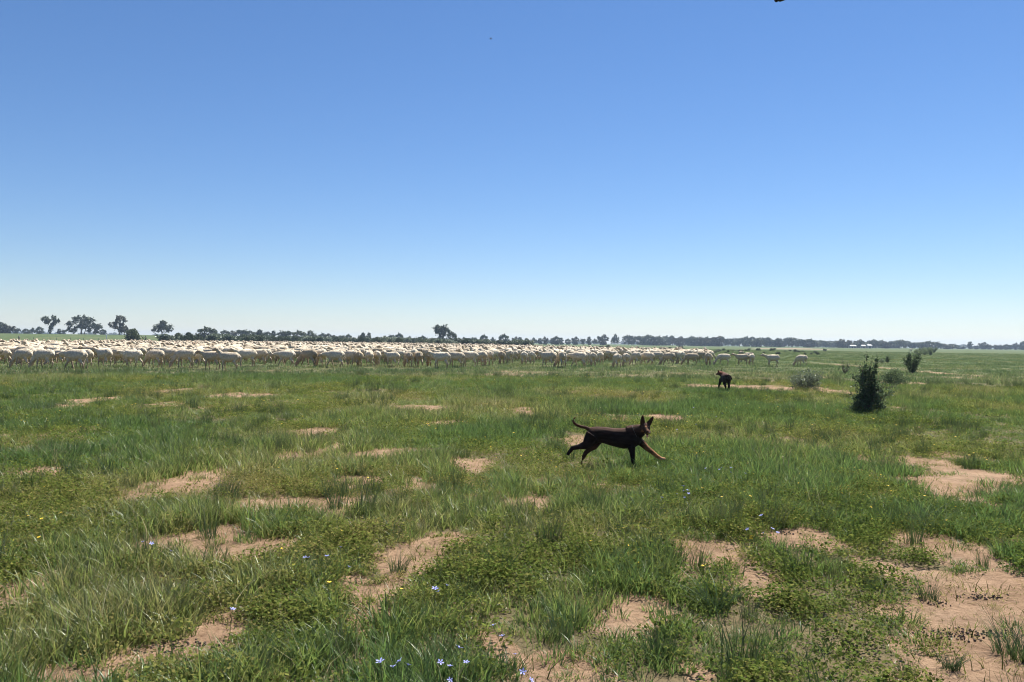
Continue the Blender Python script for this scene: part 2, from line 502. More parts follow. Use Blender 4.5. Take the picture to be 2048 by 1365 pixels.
# ------------------------------------------------------------------ the ground: one sheet out to the horizon
def ground_material():
    m, nt, out = new_mat('paddock_ground')
    p = nt.nodes.new('ShaderNodeBsdfPrincipled')
    p.inputs['Roughness'].default_value = 0.95
    p.inputs['Specular IOR Level'].default_value = 0.1
    soil = ramp(nt, [(0.25, (0.255, 0.162, 0.100)), (0.5, (0.325, 0.218, 0.137)), (0.8, (0.375, 0.268, 0.180))], tnoise(nt, 1.3, 8, 0.65)).outputs[0]
    fine = ramp(nt, [(0.35, (0.62, 0.58, 0.55)), (0.55, (1, 1, 1))], tnoise(nt, 22, 6, 0.7)).outputs[0]
    soil = mixc(nt, soil, fine, 0.75, 'MULTIPLY')
    litter = ramp(nt, [(0.3, (0.085, 0.080, 0.038)), (0.7, (0.200, 0.150, 0.085))], tnoise(nt, 6, 6, 0.7)).outputs[0]
    green = ramp(nt, [(0.30, (0.050, 0.082, 0.030)), (0.50, (0.075, 0.105, 0.040)), (0.72, (0.120, 0.130, 0.060))], tnoise(nt, 0.06, 9, 0.72)).outputs[0]
    green2 = ramp(nt, [(0.35, (0.62, 0.66, 0.6)), (0.65, (1.12, 1.1, 1.1))], tnoise(nt, 0.9, 6, 0.7)).outputs[0]
    green = mixc(nt, green, green2, 1.0, 'MULTIPLY')
    a = nt.nodes.new('ShaderNodeAttribute'); a.attribute_name = 'plant'
    b = nt.nodes.new('ShaderNodeAttribute'); b.attribute_name = 'far'
    crumbs = ramp(nt, [(0.30, (0.42, 0.36, 0.32)), (0.40, (1, 1, 1))], tnoise(nt, 55, 3, 0.6)).outputs[0]
    soil = mixc(nt, soil, crumbs, 0.8, 'MULTIPLY')
    damp = ramp(nt, [(0.38, (0.72, 0.70, 0.70)), (0.58, (1, 1, 1))], tnoise(nt, 3.1, 5, 0.6)).outputs[0]
    soil = mixc(nt, soil, damp, 0.8, 'MULTIPLY')
    ragged = nt.nodes.new('ShaderNodeMath'); ragged.operation = 'MULTIPLY_ADD'; ragged.inputs[1].default_value = 1.6; ragged.inputs[2].default_value = -0.8
    nt.links.new(tnoise(nt, 14, 6, 0.75), ragged.inputs[0])
    addn = nt.nodes.new('ShaderNodeMath'); addn.operation = 'ADD'
    nt.links.new(a.outputs['Fac'], addn.inputs[0]); nt.links.new(ragged.outputs[0], addn.inputs[1])
    rg = ramp(nt, [(0.40, (0, 0, 0)), (0.62, (1, 1, 1))], addn.outputs[0]).outputs[0]
    c = mixc(nt, soil, litter, rg)
    c = mixc(nt, c, green, b.outputs['Fac'])
    nt.links.new(c, p.inputs['Base Color'])
    bp = nt.nodes.new('ShaderNodeBump'); bp.inputs['Strength'].default_value = 1.0; bp.inputs['Distance'].default_value = 0.05
    nt.links.new(tnoise(nt, 11, 9, 0.72), bp.inputs['Height'])
    nt.links.new(bp.outputs[0], p.inputs['Normal'])
    nt.links.new(p.outputs[0], out.inputs[0])
    return m
M_GROUND = ground_material()

rad = np.concatenate([[0.0], np.geomspace(0.8, 3200, 350)])
ang = np.concatenate([np.linspace(-50, 50, 261)[:-1], np.linspace(50, 310, 66)[:-1]])
angr = np.radians(ang)
RR, AA = np.meshgrid(rad, angr, indexing='ij')
GX, GY = RR * np.sin(AA), RR * np.cos(AA)
GZ = terrain(GX, GY)
na = len(ang)
gi = np.arange(len(rad) * na).reshape(len(rad), na)
q0 = gi[:-1]; q1 = gi[1:]
gf = np.stack([q0, np.roll(q0, -1, 1), np.roll(q1, -1, 1), q1], -1)[1:].reshape(-1, 4)
gx, gy, gz = GX.ravel(), GY.ravel(), GZ.ravel()
gb = bare_field(gx, gy)
gd = np.hypot(gx, gy)
far = sstep(12, 70, gd) * (1 - 0.75 * gb)
plant = np.clip(0.9 - gb * 2.2, 0, 1)
centre = [0.0, 0.0, tz(0, 0)]
gverts = np.stack([gx, gy, gz], -1)
tri0 = [(int(gi[1, k]), int(gi[1, (k + 1) % na]), int(gi[0, 0])) for k in range(na)]
gm = mk_mesh('paddock', gverts, gf[:, ::-1], M_GROUND, True, fattr={'plant': plant, 'far': far})
g_ob = link('paddock', gm)
g_ob['kind'] = 'structure'

# ------------------------------------------------------------------ plants as instanced ground cover ("stuff")
def blade_clump(n, radius, h0, h1, width, lean, seg=3, seed=0, droop=0.5, wind=0.0):
    r = np.random.default_rng(seed)
    a0 = r.random(n) * 2 * np.pi; rr = radius * np.sqrt(r.random(n))
    bx, by = rr * np.cos(a0), rr * np.sin(a0)
    az = a0 + r.normal(0, 0.9, n)
    L = h0 + (h1 - h0) * r.random(n) ** 1.3
    ln = lean * (0.35 + 0.9 * r.random(n))
    w = width * (0.6 + 0.7 * r.random(n))
    tw = r.normal(0, 0.8, n)
    sx, sy = -np.sin(az + tw), np.cos(az + tw)
    V = np.zeros((n, seg + 1, 2, 3)); tip = np.zeros((n, seg + 1, 2)); lf = np.zeros((n, seg + 1, 2))
    dry = (r.random(n) < 0.16) * r.random(n)
    lv = r.random(n)
    for i in range(seg + 1):
        t = i / seg
        hx = bx + np.cos(az) * L * ln * t ** 1.6 + wind * L * t ** 1.5
        hy = by + np.sin(az) * L * ln * t ** 1.6
        hz = L * (t - droop * np.clip(ln, 0, 1.2) * t ** 2.2 * 0.75) - 0.012
        ww = w * (1 - t) ** 0.75 * (0.75 + 0.5 * math.sin(math.pi * min(t + .25, 1))) * 0.5 + 0.0004
        for k, sg in ((0, -1), (1, 1)):
            V[:, i, k, 0] = hx + sg * sx * ww; V[:, i, k, 1] = hy + sg * sy * ww; V[:, i, k, 2] = hz
            tip[:, i, k] = t ** 2 * (0.12 + dry); lf[:, i, k] = lv
    idx = np.arange(n * (seg + 1) * 2).reshape(n, seg + 1, 2)
    Fq = np.stack([idx[:, :-1, 0], idx[:, :-1, 1], idx[:, 1:, 1], idx[:, 1:, 0]], -1).reshape(-1, 4)
    return V.reshape(-1, 3), Fq, tip.ravel(), lf.ravel()

def leaf_cards(P, size, r, flat=0.5, aspect=1.6):
    """small pointed leaves (quads) at the points P"""
    n = len(P)
    nrm = r.normal(0, 1, (n, 3))
    if flat >= 0:
        nrm[:, 2] = np.abs(nrm[:, 2]) * (1 + 2 * flat) + flat
    else:
        nrm[:, 2] *= 1 + flat        # hanging leaves
    nrm /= np.linalg.norm(nrm, axis=1, keepdims=True)
    u = np.cross(nrm, r.normal(0, 1, (n, 3))); u /= np.linalg.norm(u, axis=1, keepdims=True) + 1e-9
    w = np.cross(nrm, u)
    s = (size * (0.6 + 0.8 * r.random(n)))[:, None]
    a = P + u * s * aspect * 0.5; b = P + w * s * 0.5; c = P - u * s * aspect * 0.5; d = P - w * s * 0.5
    V = np.stack([a, b, c, d], 1).reshape(-1, 3)
    Fq = np.arange(n * 4).reshape(n, 4)
    return V, Fq, np.repeat(r.random(n), 4)

def proto_coll(name, meshes):
    c = bpy.data.collections.new(name)
    for k, me in enumerate(meshes):
        c.objects.link(bpy.data.objects.new('%s_%02d' % (name, k), me))
    return c

def scatter(name, label, cat, coll, nvar, X, Y, rotz, tiltx, tilty, scl, tint, zoff=0.0, Z=None):
    n = len(X)
    if Z is None:
        Z = terrain(X, Y) + zoff
    me = bpy.data.meshes.new(name)
    me.vertices.add(n)
    me.vertices.foreach_set('co', np.stack([X, Y, Z], -1).astype(np.float32).ravel())
    def fa(nm, typ, arr, key):
        at = me.attributes.new(nm, typ, 'POINT'); at.data.foreach_set(key, np.ascontiguousarray(arr).ravel())
    fa('rot', 'FLOAT_VECTOR', np.stack([tiltx, tilty, rotz], -1).astype(np.float32), 'vector')
    if np.ndim(scl) == 1:
        scl = np.stack([scl] * 3, -1)
    fa('scl', 'FLOAT_VECTOR', scl.astype(np.float32), 'vector')
    fa('tint', 'FLOAT', tint.astype(np.float32), 'value')
    fa('idx', 'INT', rng.integers(0, nvar, n).astype(np.int32), 'value')
    ng = bpy.data.node_groups.new(name + '_scatter', 'GeometryNodeTree')
    ng.interface.new_socket('Geometry', in_out='INPUT', socket_type='NodeSocketGeometry')
    ng.interface.new_socket('Geometry', in_out='OUTPUT', socket_type='NodeSocketGeometry')
    gi_ = ng.nodes.new('NodeGroupInput'); go_ = ng.nodes.new('NodeGroupOutput')
    iop = ng.nodes.new('GeometryNodeInstanceOnPoints')
    ci = ng.nodes.new('GeometryNodeCollectionInfo')
    ci.inputs['Collection'].default_value = coll
    ci.inputs['Separate Children'].default_value = True
    ci.inputs['Reset Children'].default_value = True
    def na_(nm, t):
        q = ng.nodes.new('GeometryNodeInputNamedAttribute'); q.data_type = t; q.inputs['Name'].default_value = nm
        return q.outputs['Attribute']
    iop.inputs['Pick Instance'].default_value = True
    L = ng.links.new
    L(gi_.outputs[0], iop.inputs['Points']); L(ci.outputs[0], iop.inputs['Instance'])
    L(na_('idx', 'INT'), iop.inputs['Instance Index'])
    L(na_('rot', 'FLOAT_VECTOR'), iop.inputs['Rotation'])
    L(na_('scl', 'FLOAT_VECTOR'), iop.inputs['Scale'])
    L(iop.outputs[0], go_.inputs[0])
    o = link(name, me)
    md = o.modifiers.new('scatter', 'NODES'); md.node_group = ng
    o['kind'] = 'stuff'; o['label'] = label; o['category'] = cat
    return o

HALF = R(43)
def sector(n, d0, d1, power=1.0):
    """random points over the paddock in front; power 1 = even, less = thinning with distance"""
    u = rng.random(n)
    e = power + 1.0
    d = (d0 ** e + u * (d1 ** e - d0 ** e)) ** (1 / e)
    a = (rng.random(n) * 2 - 1) * HALF
    return d * np.sin(a), d * np.cos(a), d

def grass_fields(x, y):
    b = bare_field(x, y); c = cover_field(x, y)
    tall = 0.45 * fbm(x * 0.8, y * 0.65, 3, 131.0) + 0.55 * fbm(x * 2.6, y * 2.2, 3, 137.0)
    hue = fbm(x * 0.35, y * 0.25, 4, 151.0)
    return b, c, tall, hue

def tint_of(hue, c, extra):
    return np.clip(0.38 + (hue - 0.5) * 1.8 - (c - 0.5) * 0.28 + extra, 0, 1)

fine = [mk_mesh('blades_fine', *(lambda q: (q[0], q[1]))(q), M_GRASS, False, fattr={'tip': q[2], 'leaf': q[3]})
        for q in [blade_clump(46, 0.11, 0.05, 0.24, 0.0072, 0.60, 3, 300 + k, 0.55, 0.04) for k in range(6)]]
mid = [mk_mesh('blades_mid', q[0], q[1], M_GRASS, False, fattr={'tip': q[2], 'leaf': q[3]})
       for q in [blade_clump(36, 0.17, 0.06, 0.24, 0.0105, 0.60, 2, 320 + k, 0.55, 0.04) for k in range(6)]]
coarse = [mk_mesh('blades_coarse', q[0], q[1], M_FAR, False, fattr={'tip': q[2], 'leaf': q[3]})
          for q in [blade_clump(26, 0.34, 0.08, 0.25, 0.018, 0.6, 2, 340 + k, 0.55, 0.04) for k in range(6)]]
C_FINE, C_MID, C_COARSE = proto_coll('blades_fine', fine), proto_coll('blades_mid', mid), proto_coll('blades_coarse', coarse)

def plant_ring(name, label, cat, coll, n, d0, d1, power, kmin, smin, smax, thr=0.5):
    x, y, d = sector(n, d0, d1, power)
    b, c, tall, hue = grass_fields(x, y)
    keep = rng.random(n) < np.maximum((1 - b) ** 1.3, 0.07) * (kmin + (1 - kmin) * c)
    x, y, b, c, tall, hue = x[keep], y[keep], b[keep], c[keep], tall[keep], hue[keep]
    m = len(x)
    s = (smin + (smax - smin) * sstep(0.36, 0.64, tall)) * (0.75 + 0.5 * rng.random(m)) * (0.62 + 0.38 * c) * (1 - 0.35 * b)
    scatter(name, label, cat, coll, 6, x, y, rng.random(m) * 6.283, rng.normal(0, .10, m), rng.normal(0, .10, m),
            np.stack([s ** .5, s ** .5, s], -1), tint_of(hue, c, rng.normal(0, 0.12, m)))

plant_ring('grass', 'lush green pasture grass in the foreground, broken by bare sand', 'grass', C_FINE, 10500, 1.2, 9.5, 1.0, 0.40, 0.38, 1.08)
plant_ring('meadow_grass', 'green pasture grass of the middle ground around the dogs', 'grass', C_MID, 56000, 9.3, 31, 0.75, 0.45, 0.40, 1.08)
plant_ring('distant_grass', 'green pasture grass under and beyond the flock', 'grass', C_COARSE, 110000, 30.5, 230, 0.0, 0.60, 0.50, 1.0)

def medic_mesh(n, radius, hmax, size, seed, mat):
    r = np.random.default_rng(seed)
    a = r.random(n) * 6.283; rr = radius * np.sqrt(r.random(n))
    P = np.stack([rr * np.cos(a), rr * np.sin(a), 0.008 + hmax * r.random(n) * (1 - 0.6 * (rr / radius) ** 2)], -1)
    V, Fq, lf = leaf_cards(P, size, r, 0.6, 1.35)
    return mk_mesh('medic', V, Fq, mat, False, fattr={'leaf': lf})
C_MED = proto_coll('medic_near', [medic_mesh(130, 0.13, 0.11, 0.0125, 400 + k, M_MEDIC) for k in range(5)])
C_MED2 = proto_coll('medic_mid', [medic_mesh(130, 0.22, 0.10, 0.014, 420 + k, M_MEDIC) for k in range(5)])
def medic_ring(name, label, coll, n, d0, d1, power):
    x, y, d = sector(n, d0, d1, power)
    b, c, tall, hue = grass_fields(x, y)
    w = fbm(x * 0.8, y * 0.6, 3, 171.0)
    keep = rng.random(n) < np.clip(0.16 + 0.95 * sstep(0.40, 0.62, w), 0, 1) * (1 - 0.95 * b ** 1.5)
    x, y, b, hue = x[keep], y[keep], b[keep], hue[keep]
    m = len(x)
    scatter(name, label, 'ground cover', coll, 5, x, y, rng.random(m) * 6.283, rng.normal(0, .08, m), rng.normal(0, .08, m),
            (0.6 + 0.8 * rng.random(m)) * (1 - 0.4 * b), np.clip(0.35 + (hue - .5) * 1.2 + 0.45 * b + rng.normal(0, .14, m), 0, 1))
medic_ring('medic', 'low yellowish leafy medic creeping around the near sand patches', C_MED, 6500, 1.2, 9.5, 1.0)
medic_ring('meadow_medic', 'low yellowish leafy plants between the middle ground grass', C_MED2, 22000, 9.3, 31, 0.75)

# seeding stalks: pale stems that catch the light
def stalk_mesh(n, seed, w):
    r = np.random.default_rng(seed)
    b = Buf()
    V, Fq, tip, lf = blade_clump(n, 0.09, 0.22, 0.42, w, 0.75, 3, seed, 0.35, 0.25)
    heads = []
    for k in range(n):
        t = V.reshape(n, -1, 3)[k, -1]
        u = V.reshape(n, -1, 3)[k, -3]
        for j in range(4):
            heads.append(t + (u - t) * (0.25 * j) + r.normal(0, 0.006, 3))
    V2, F2, l2 = leaf_cards(np.array(heads), w * 0.9, r, -0.4, 4.5)
    VV = np.concatenate([V, V2]); FF = np.concatenate([Fq, F2 + len(V)])
    return mk_mesh('stalks', VV, FF, M_STRAW, False, fattr={'leaf': np.concatenate([lf, l2])})
C_STALK = proto_coll('stalks_near', [stalk_mesh(5, 500 + k, 0.0045) for k in range(4)])
C_STALK2 = proto_coll('stalks_mid', [stalk_mesh(6, 520 + k, 0.007) for k in range(4)])
def stalk_ring(name, label, coll, n, d0, d1, power):
    x, y, d = sector(n, d0, d1, power)
    b, c, tall, hue = grass_fields(x, y)
    w = fbm(x * 0.7, y * 0.7, 3, 191.0)
    keep = rng.random(n) < (0.15 + 0.85 * sstep(0.48, 0.66, w)) * (1 - b) * (0.3 + 0.7 * c)
    x, y = x[keep], y[keep]; m = len(x)
    scatter(name, label, 'grass', coll, 4, x, y, rng.normal(0, 0.9, m), rng.normal(0, .12, m), rng.normal(0, .12, m), 0.55 + 0.5 * rng.random(m), rng.random(m))
stalk_ring('seeding_grass', 'pale seeding grass stalks leaning above the near green grass', C_STALK, 520, 2.0, 9.5, 1.0)
stalk_ring('meadow_seeding_grass', 'pale seeding grass stalks scattered over the middle ground', C_STALK2, 2600, 9.3, 34, 0.7)

# small dark tufts of stiff fine blades standing out of the pasture
M_RUSH = leaf_mat('rush_blade', [(0.0, (0.032, 0.066, 0.022)), (0.6, (0.055, 0.092, 0.028)), (1.0, (0.095, 0.112, 0.044))], trans=0.35, gloss=0.03, rough=0.45, tip=(0.10, 0.10, 0.05))
C_RUSH = proto_coll('rush_tufts', [mk_mesh('rush', q[0], q[1], M_RUSH, False, fattr={'tip': q[2], 'leaf': q[3]})
                                   for q in [blade_clump(70, 0.075, 0.10, 0.30, 0.0042, 0.42, 3, 560 + k, .4, .03) for k in range(5)]])
x, y, d = sector(5200, 2.2, 34, 0.55)
b, c, tall, hue = grass_fields(x, y)
k = rng.random(len(x)) < (0.12 + 0.75 * sstep(0.5, 0.66, fbm(x * 0.9, y * 0.9, 3, 211.))) * (1 - 0.8 * b)
x, y = x[k], y[k]; m = len(x)
scatter('rush_tufts', 'small dark stiff grass tufts dotted through the pasture', 'grass', C_RUSH, 5, x, y, rng.random(m) * 6.28, rng.normal(0, .06, m), rng.normal(0, .06, m), 0.55 + 0.7 * rng.random(m), rng.random(m))

# sparse dry sprigs and crumbs on the bare sand
C_SPRIG = proto_coll('sprigs', [mk_mesh('sprig', q[0], q[1], M_MEDIC, False, fattr={'tip': q[2], 'leaf': q[3]})
                                for q in [blade_clump(12, 0.05, 0.02, 0.09, 0.004, 1.2, 2, 540 + k, 0.6) for k in range(4)]])
x, y, d = sector(26000, 1.5, 18, 0.8)
b = bare_field(x, y)
k = rng.random(len(x)) < 1.0 * sstep(0.03, 0.35, b) * sstep(0.30, 0.60, fbm(x * 1.7, y * 1.7, 3, 13.))
x, y = x[k], y[k]; m = len(x)
scatter('sand_sprigs', 'tiny sprigs scattered over the bare sand patches', 'ground cover', C_SPRIG, 4, x, y, rng.random(m) * 6.28, np.zeros(m), np.zeros(m), 0.5 + 1.1 * rng.random(m) ** 2, 0.15 + 0.75 * rng.random(m))

# ------------------------------------------------------------------ trees: trunk with limbs, crown of many leaf clumps
def tree_proto(name, lobes, limbs, leaf_n, leaf_s, mat, seed, fill=0.35):
    """lobes: (x, y, z, rx, ry, rz) in units of a 10 m tree; limbs: list of (points, r0, r1)"""
    r = np.random.default_rng(seed)
    tb = Buf()
    for pts, r0, r1 in limbs:
        n = len(pts)
        tb.tube(pts, [0.55 * (r0 + (r1 - r0) * i / (n - 1)) for i in range(n)], 7)
    vol = np.array([l[3] * l[4] * l[5] for l in lobes]) ** 0.67
    vol /= vol.sum()
    P = []
    for (lx, ly, lz, rx, ry, rz), w in zip(lobes, vol):
        k = int(leaf_n * 1.5 * w)
        nb = max(6, int(k / 22))
        # sub-clumps on the lobe's skin, leaves round each: gives an uneven outline and gaps
        q = r.normal(0, 1, (nb, 3)); q /= np.linalg.norm(q, axis=1, keepdims=True)
        q *= (fill + (1 - fill) * r.random((nb, 1)) ** 0.5)
        ctr = q * np.array([rx, ry, rz]) * 0.86 + np.array([lx, ly, lz])
        sel = r.integers(0, nb, k)
        cr = 0.26 * (rx * ry * rz) ** (1 / 3)
        P.append(ctr[sel] + r.normal(0, 1, (k, 3)) * np.array([cr, cr, cr * 1.05]) * 0.62 - np.array([0, 0, 1]) * np.abs(r.normal(0, 0.45, (k, 1))))
    P = np.concatenate(P)
    P[:, 2] = np.maximum(P[:, 2], 0.25)
    V, Fq, lf = leaf_cards(P, leaf_s, r, -0.35, 1.3)
    crown = mk_mesh(name + '_crown', V, Fq, mat, False, fattr={'leaf': lf})
    trunk = tb.mesh(name + '_trunk', M_BARK)
    lo = V.min(0); hi = V.max(0)
    return dict(trunk=trunk, crown=crown, h=float(np.percentile(V[:, 2], 99.5)), w=float(np.percentile(V[:, 0], 98.5) - np.percentile(V[:, 0], 1.5)))

PT = {}
PT['forked'] = tree_proto('forked', [(-2.6, 0, 8.0, 1.5, 1.4, 1.5), (-1.9, .6, 6.2, 1.3, 1.3, 1.2), (-.9, -.3, 7.2, 1.4, 1.3, 1.5), (1.4, .2, 8.3, 1.2, 1.2, 1.5), (2.6, -.2, 6.6, 1.5, 1.3, 1.2), (1.0, .4, 5.6, 1.3, 1.3, 1.2), (3.4, .3, 7.2, .8, .8, .6), (.3, 0, 3.0, 1.1, .9, 1.8), (-.3, 0, 1.6, .9, .8, 1.0), (.4, 0, 4.6, 1.2, 1.0, 1.2)],
                          [([(0, 0, -.3), (0, 0, 2.0), (-.3, 0, 4.0)], .50, .34), ([(-.3, 0, 3.6), (-1.2, 0, 5.4), (-2.4, .1, 7.8)], .30, .10), ([(-.2, 0, 3.4), (.9, .1, 5.2), (1.5, .1, 8.0)], .30, .09), ([(.7, 0, 4.9), (1.8, -.1, 5.8), (2.8, -.1, 6.8)], .18, .06)], 1700, 0.36, M_EUC, 1)
PT['spreading'] = tree_proto('spreading', [(-3.2, 0, 5.6, 1.9, 1.7, 1.3), (-1.4, .5, 7.6, 2.0, 1.9, 1.5), (.8, -.3, 8.4, 2.2, 2.0, 1.5), (2.9, .2, 7.6, 1.9, 1.8, 1.7), (3.5, -.2, 5.2, 1.5, 1.4, 1.5), (.6, .6, 5.6, 1.8, 1.6, 1.4), (-2.5, -.3, 3.2, 1.9, 1.5, 1.6), (2.4, .4, 3.6, 1.4, 1.2, 1.3), (-2.4, 0, 1.8, 1.4, 1.2, 1.1), (.2, 0, 4.2, 1.6, 1.4, 1.2), (3.0, 0, 2.2, .9, .8, 1.1)],
                             [([(.4, 0, -.3), (.4, 0, 2.2), (.2, 0, 4.2)], .45, .34), ([(.3, 0, 3.0), (-1.2, 0, 5.0), (-2.4, .2, 6.8)], .28, .08), ([(.3, 0, 3.4), (1.6, 0, 5.2), (2.8, .2, 7.2)], .28, .08), ([(1.2, .1, -.3), (1.9, .1, 3.0), (2.6, 0, 5.2)], .3, .1), ([(.2, 0, 4), (.6, 0, 6), (.8, 0, 8)], .24, .08)], 2300, 0.36, M_EUC, 2)
PT['layered'] = tree_proto('layered', [(.6, 0, 8.3, 1.7, 1.6, 1.3), (-.3, .3, 7.0, 1.3, 1.3, 1.0), (2.0, .2, 7.2, 1.1, 1.0, .9), (-2.3, 0, 5.2, 1.3, 1.2, 1.2), (-1.4, -.3, 4.2, 1.5, 1.3, .9), (1.0, .2, 5.0, 1.2, 1.2, 1.3), (2.0, 0, 3.2, 1.6, 1.4, 1.5), (.6, 0, 3.2, 1.0, 1.0, 1.4), (-1.0, 0, 5.6, 1.0, 1.0, 1.0)],
                           [([(.2, 0, -.3), (.3, 0, 2.5), (.5, 0, 5.0), (.6, 0, 8.2)], .42, .10), ([(.3, 0, 2.6), (-1.0, 0, 4.0), (-2.2, .1, 5.2)], .22, .07), ([(.4, 0, 4.2), (1.3, 0, 5.5), (2.0, .1, 7.0)], .18, .06), ([(.3, 0, 1.8), (1.2, 0, 2.6), (2.0, 0, 3.2)], .18, .06)], 1700, 0.36, M_EUCB, 3)
PT['round'] = tree_proto('round', [(0, 0, 7.0, 2.4, 2.4, 2.2), (-2.4, .3, 5.6, 1.9, 1.9, 1.7), (2.5, -.3, 5.8, 1.9, 1.9, 1.6), (0, .6, 4.9, 2.6, 2.4, 1.5), (-3.3, 0, 3.8, 1.4, 1.2, 1.2), (3.4, 0, 3.9, 1.5, 1.3, 1.3), (.6, -.5, 8.2, 1.6, 1.6, 1.1), (-1.4, 0, 3.6, 1.7, 1.5, 1.2), (1.6, 0, 3.4, 1.7, 1.5, 1.2)],
                         [([(0, 0, -.3), (0, 0, 1.6), (-.3, 0, 3.2)], .5, .4), ([(-.2, 0, 2.0), (-1.2, 0, 4.0), (-2.2, .1, 5.5)], .28, .08), ([(.1, 0, 1.8), (1.2, 0, 4.0), (2.3, 0, 5.6)], .28, .08), ([(-.1, 0, 3), (0, 0, 5), (.2, 0, 7.2)], .3, .08)], 2300, 0.38, M_EUC, 4)
PT['tall'] = tree_proto('tall', [(-1.0, 0, 8.2, 1.9, 1.8, 1.5), (1.3, .3, 8.5, 1.8, 1.7, 1.3), (2.2, -.2, 6.8, 1.5, 1.4, 1.3), (-.2, .4, 6.4, 1.9, 1.8, 1.4), (-1.6, 0, 6.6, 1.0, 1.0, .9), (.2, 0, 4.4, 1.4, 1.2, 1.3), (0, 0, 2.2, 1.9, 1.5, 1.5), (.8, 0, 5.4, 1.3, 1.2, 1.0)],
                        [([(0, 0, -.3), (0, 0, 2.5), (.1, 0, 5.0), (.1, 0, 7.0)], .40, .14), ([(.1, 0, 4.6), (1.0, 0, 6.4), (1.6, 0, 8.2)], .2, .06), ([(.05, 0, 4.2), (-.8, 0, 6.2), (-1.2, 0, 8)], .2, .06)], 1900, 0.36, M_EUC, 5)
PT['bushy'] = tree_proto('bushy', [(-1.6, 0, 6.2, 2.3, 2.1, 2.4), (1.8, .3, 6.6, 2.3, 2.1, 2.2), (0, -.3, 8.2, 2.0, 1.9, 1.5), (-2.6, .2, 3.6, 2.0, 1.8, 1.8), (2.7, 0, 3.2, 1.9, 1.8, 1.9), (0, .4, 3.2, 2.4, 2.2, 2.2), (-1.5, 0, 1.5, 2.0, 1.7, 1.3), (1.6, 0, 1.4, 2.0, 1.7, 1.3)],
                         [([(0, 0, -.3), (0, 0, 2.5), (-.1, 0, 6)], .40, .14), ([(0, 0, 1.6), (1.3, 0, 4.2), (1.9, 0, 6.2)], .22, .06), ([(0, 0, 1.8), (-1.2, 0, 4), (-1.8, 0, 6)], .22, .06)], 1500, 0.52, M_EUC, 6)
PT['bushyb'] = tree_proto('bushyb', [(-2.0, 0, 6.8, 2.0, 1.9, 1.9), (1.2, .3, 7.6, 2.4, 2.1, 1.7), (2.9, -.3, 5.4, 1.7, 1.6, 1.8), (-2.9, .2, 4.4, 1.6, 1.5, 1.6), (0, 0, 5.0, 2.3, 2.0, 1.8), (.6, .4, 2.6, 2.6, 2.2, 1.8), (-1.8, 0, 2.0, 1.7, 1.5, 1.5), (1.2, 0, 1.2, 2.2, 1.7, 1.1)],
                          [([(0, 0, -.3), (0, 0, 2.5), (-.1, 0, 6)], .36, .14), ([(0, 0, 2.0), (1.0, 0, 4.6), (1.4, 0, 7)], .22, .06), ([(0, 0, 1.8), (-1.4, 0, 4.4), (-2.0, 0, 6.4)], .22, .06)], 1500, 0.52, M_EUCB, 7)
PT['slim'] = tree_proto('slim', [(0, 0, 8.4, 1.0, 1.0, 1.4), (.3, .1, 6.2, 1.2, 1.1, 1.3), (-.4, 0, 4.4, 1.3, 1.2, 1.2), (.2, 0, 2.2, 1.3, 1.2, 1.4)],
                        [([(0, 0, -.3), (0, 0, 4), (0, 0, 8.5)], .26, .06)], 800, 0.5, M_EUC, 8)

def place_tree(kind, px, top, wpx, D, label, group=None, name='gum_tree', flip=False):
    p = PT[kind]
    x, y, z = at_dist(px, D)
    H = (eyeline(px) - top) / F * D + HCAM - z
    W = wpx / F * D
    sx = W / p['w'] * (-1 if flip else 1); sz = H / p['h']
    e = link(name, None, (x, y, z), 0)
    e.empty_display_size = 0.5
    e.scale = (sx, abs(sx), sz)
    for part, me in (('trunk', p['trunk']), ('crown', p['crown'])):
        link(part, me, parent=e)
    tag(e, label, 'tree', group)
    return e

place_tree('forked', 101, 632, 33, 400, 'open gum tree forking into two leafy arms above a leafy base', name='gum_tree')
place_tree('spreading', 160, 632, 52, 410, 'widest spreading gum tree, with several trunks under one broad crown', name='gum_tree')
place_tree('tall', 192, 648, 21, 415, 'small gum tree standing close beside the widest spreading gum', name='gum_tree')
place_tree('layered', 237, 632, 34, 380, 'brownish gum tree with stacked crown, beside the big grey-green bush', name='gum_tree')
place_tree('round', 324, 642, 38, 390, 'round domed dark tree standing alone beyond the gate post', name='shade_tree')
place_tree('tall', 882, 650, 29, 360, 'tall top-heavy gum tree rising alone above the scrub behind the flock', name='gum_tree')
place_tree('bushy', 903, 664, 20, 365, 'short bushy tree tucked beside the tall lone gum', name='bushy_tree')
place_tree('bushy', 413, 655, 38, 330, 'dark double-crowned tree standing in scrub between round tree and far wood', name='bushy_tree')

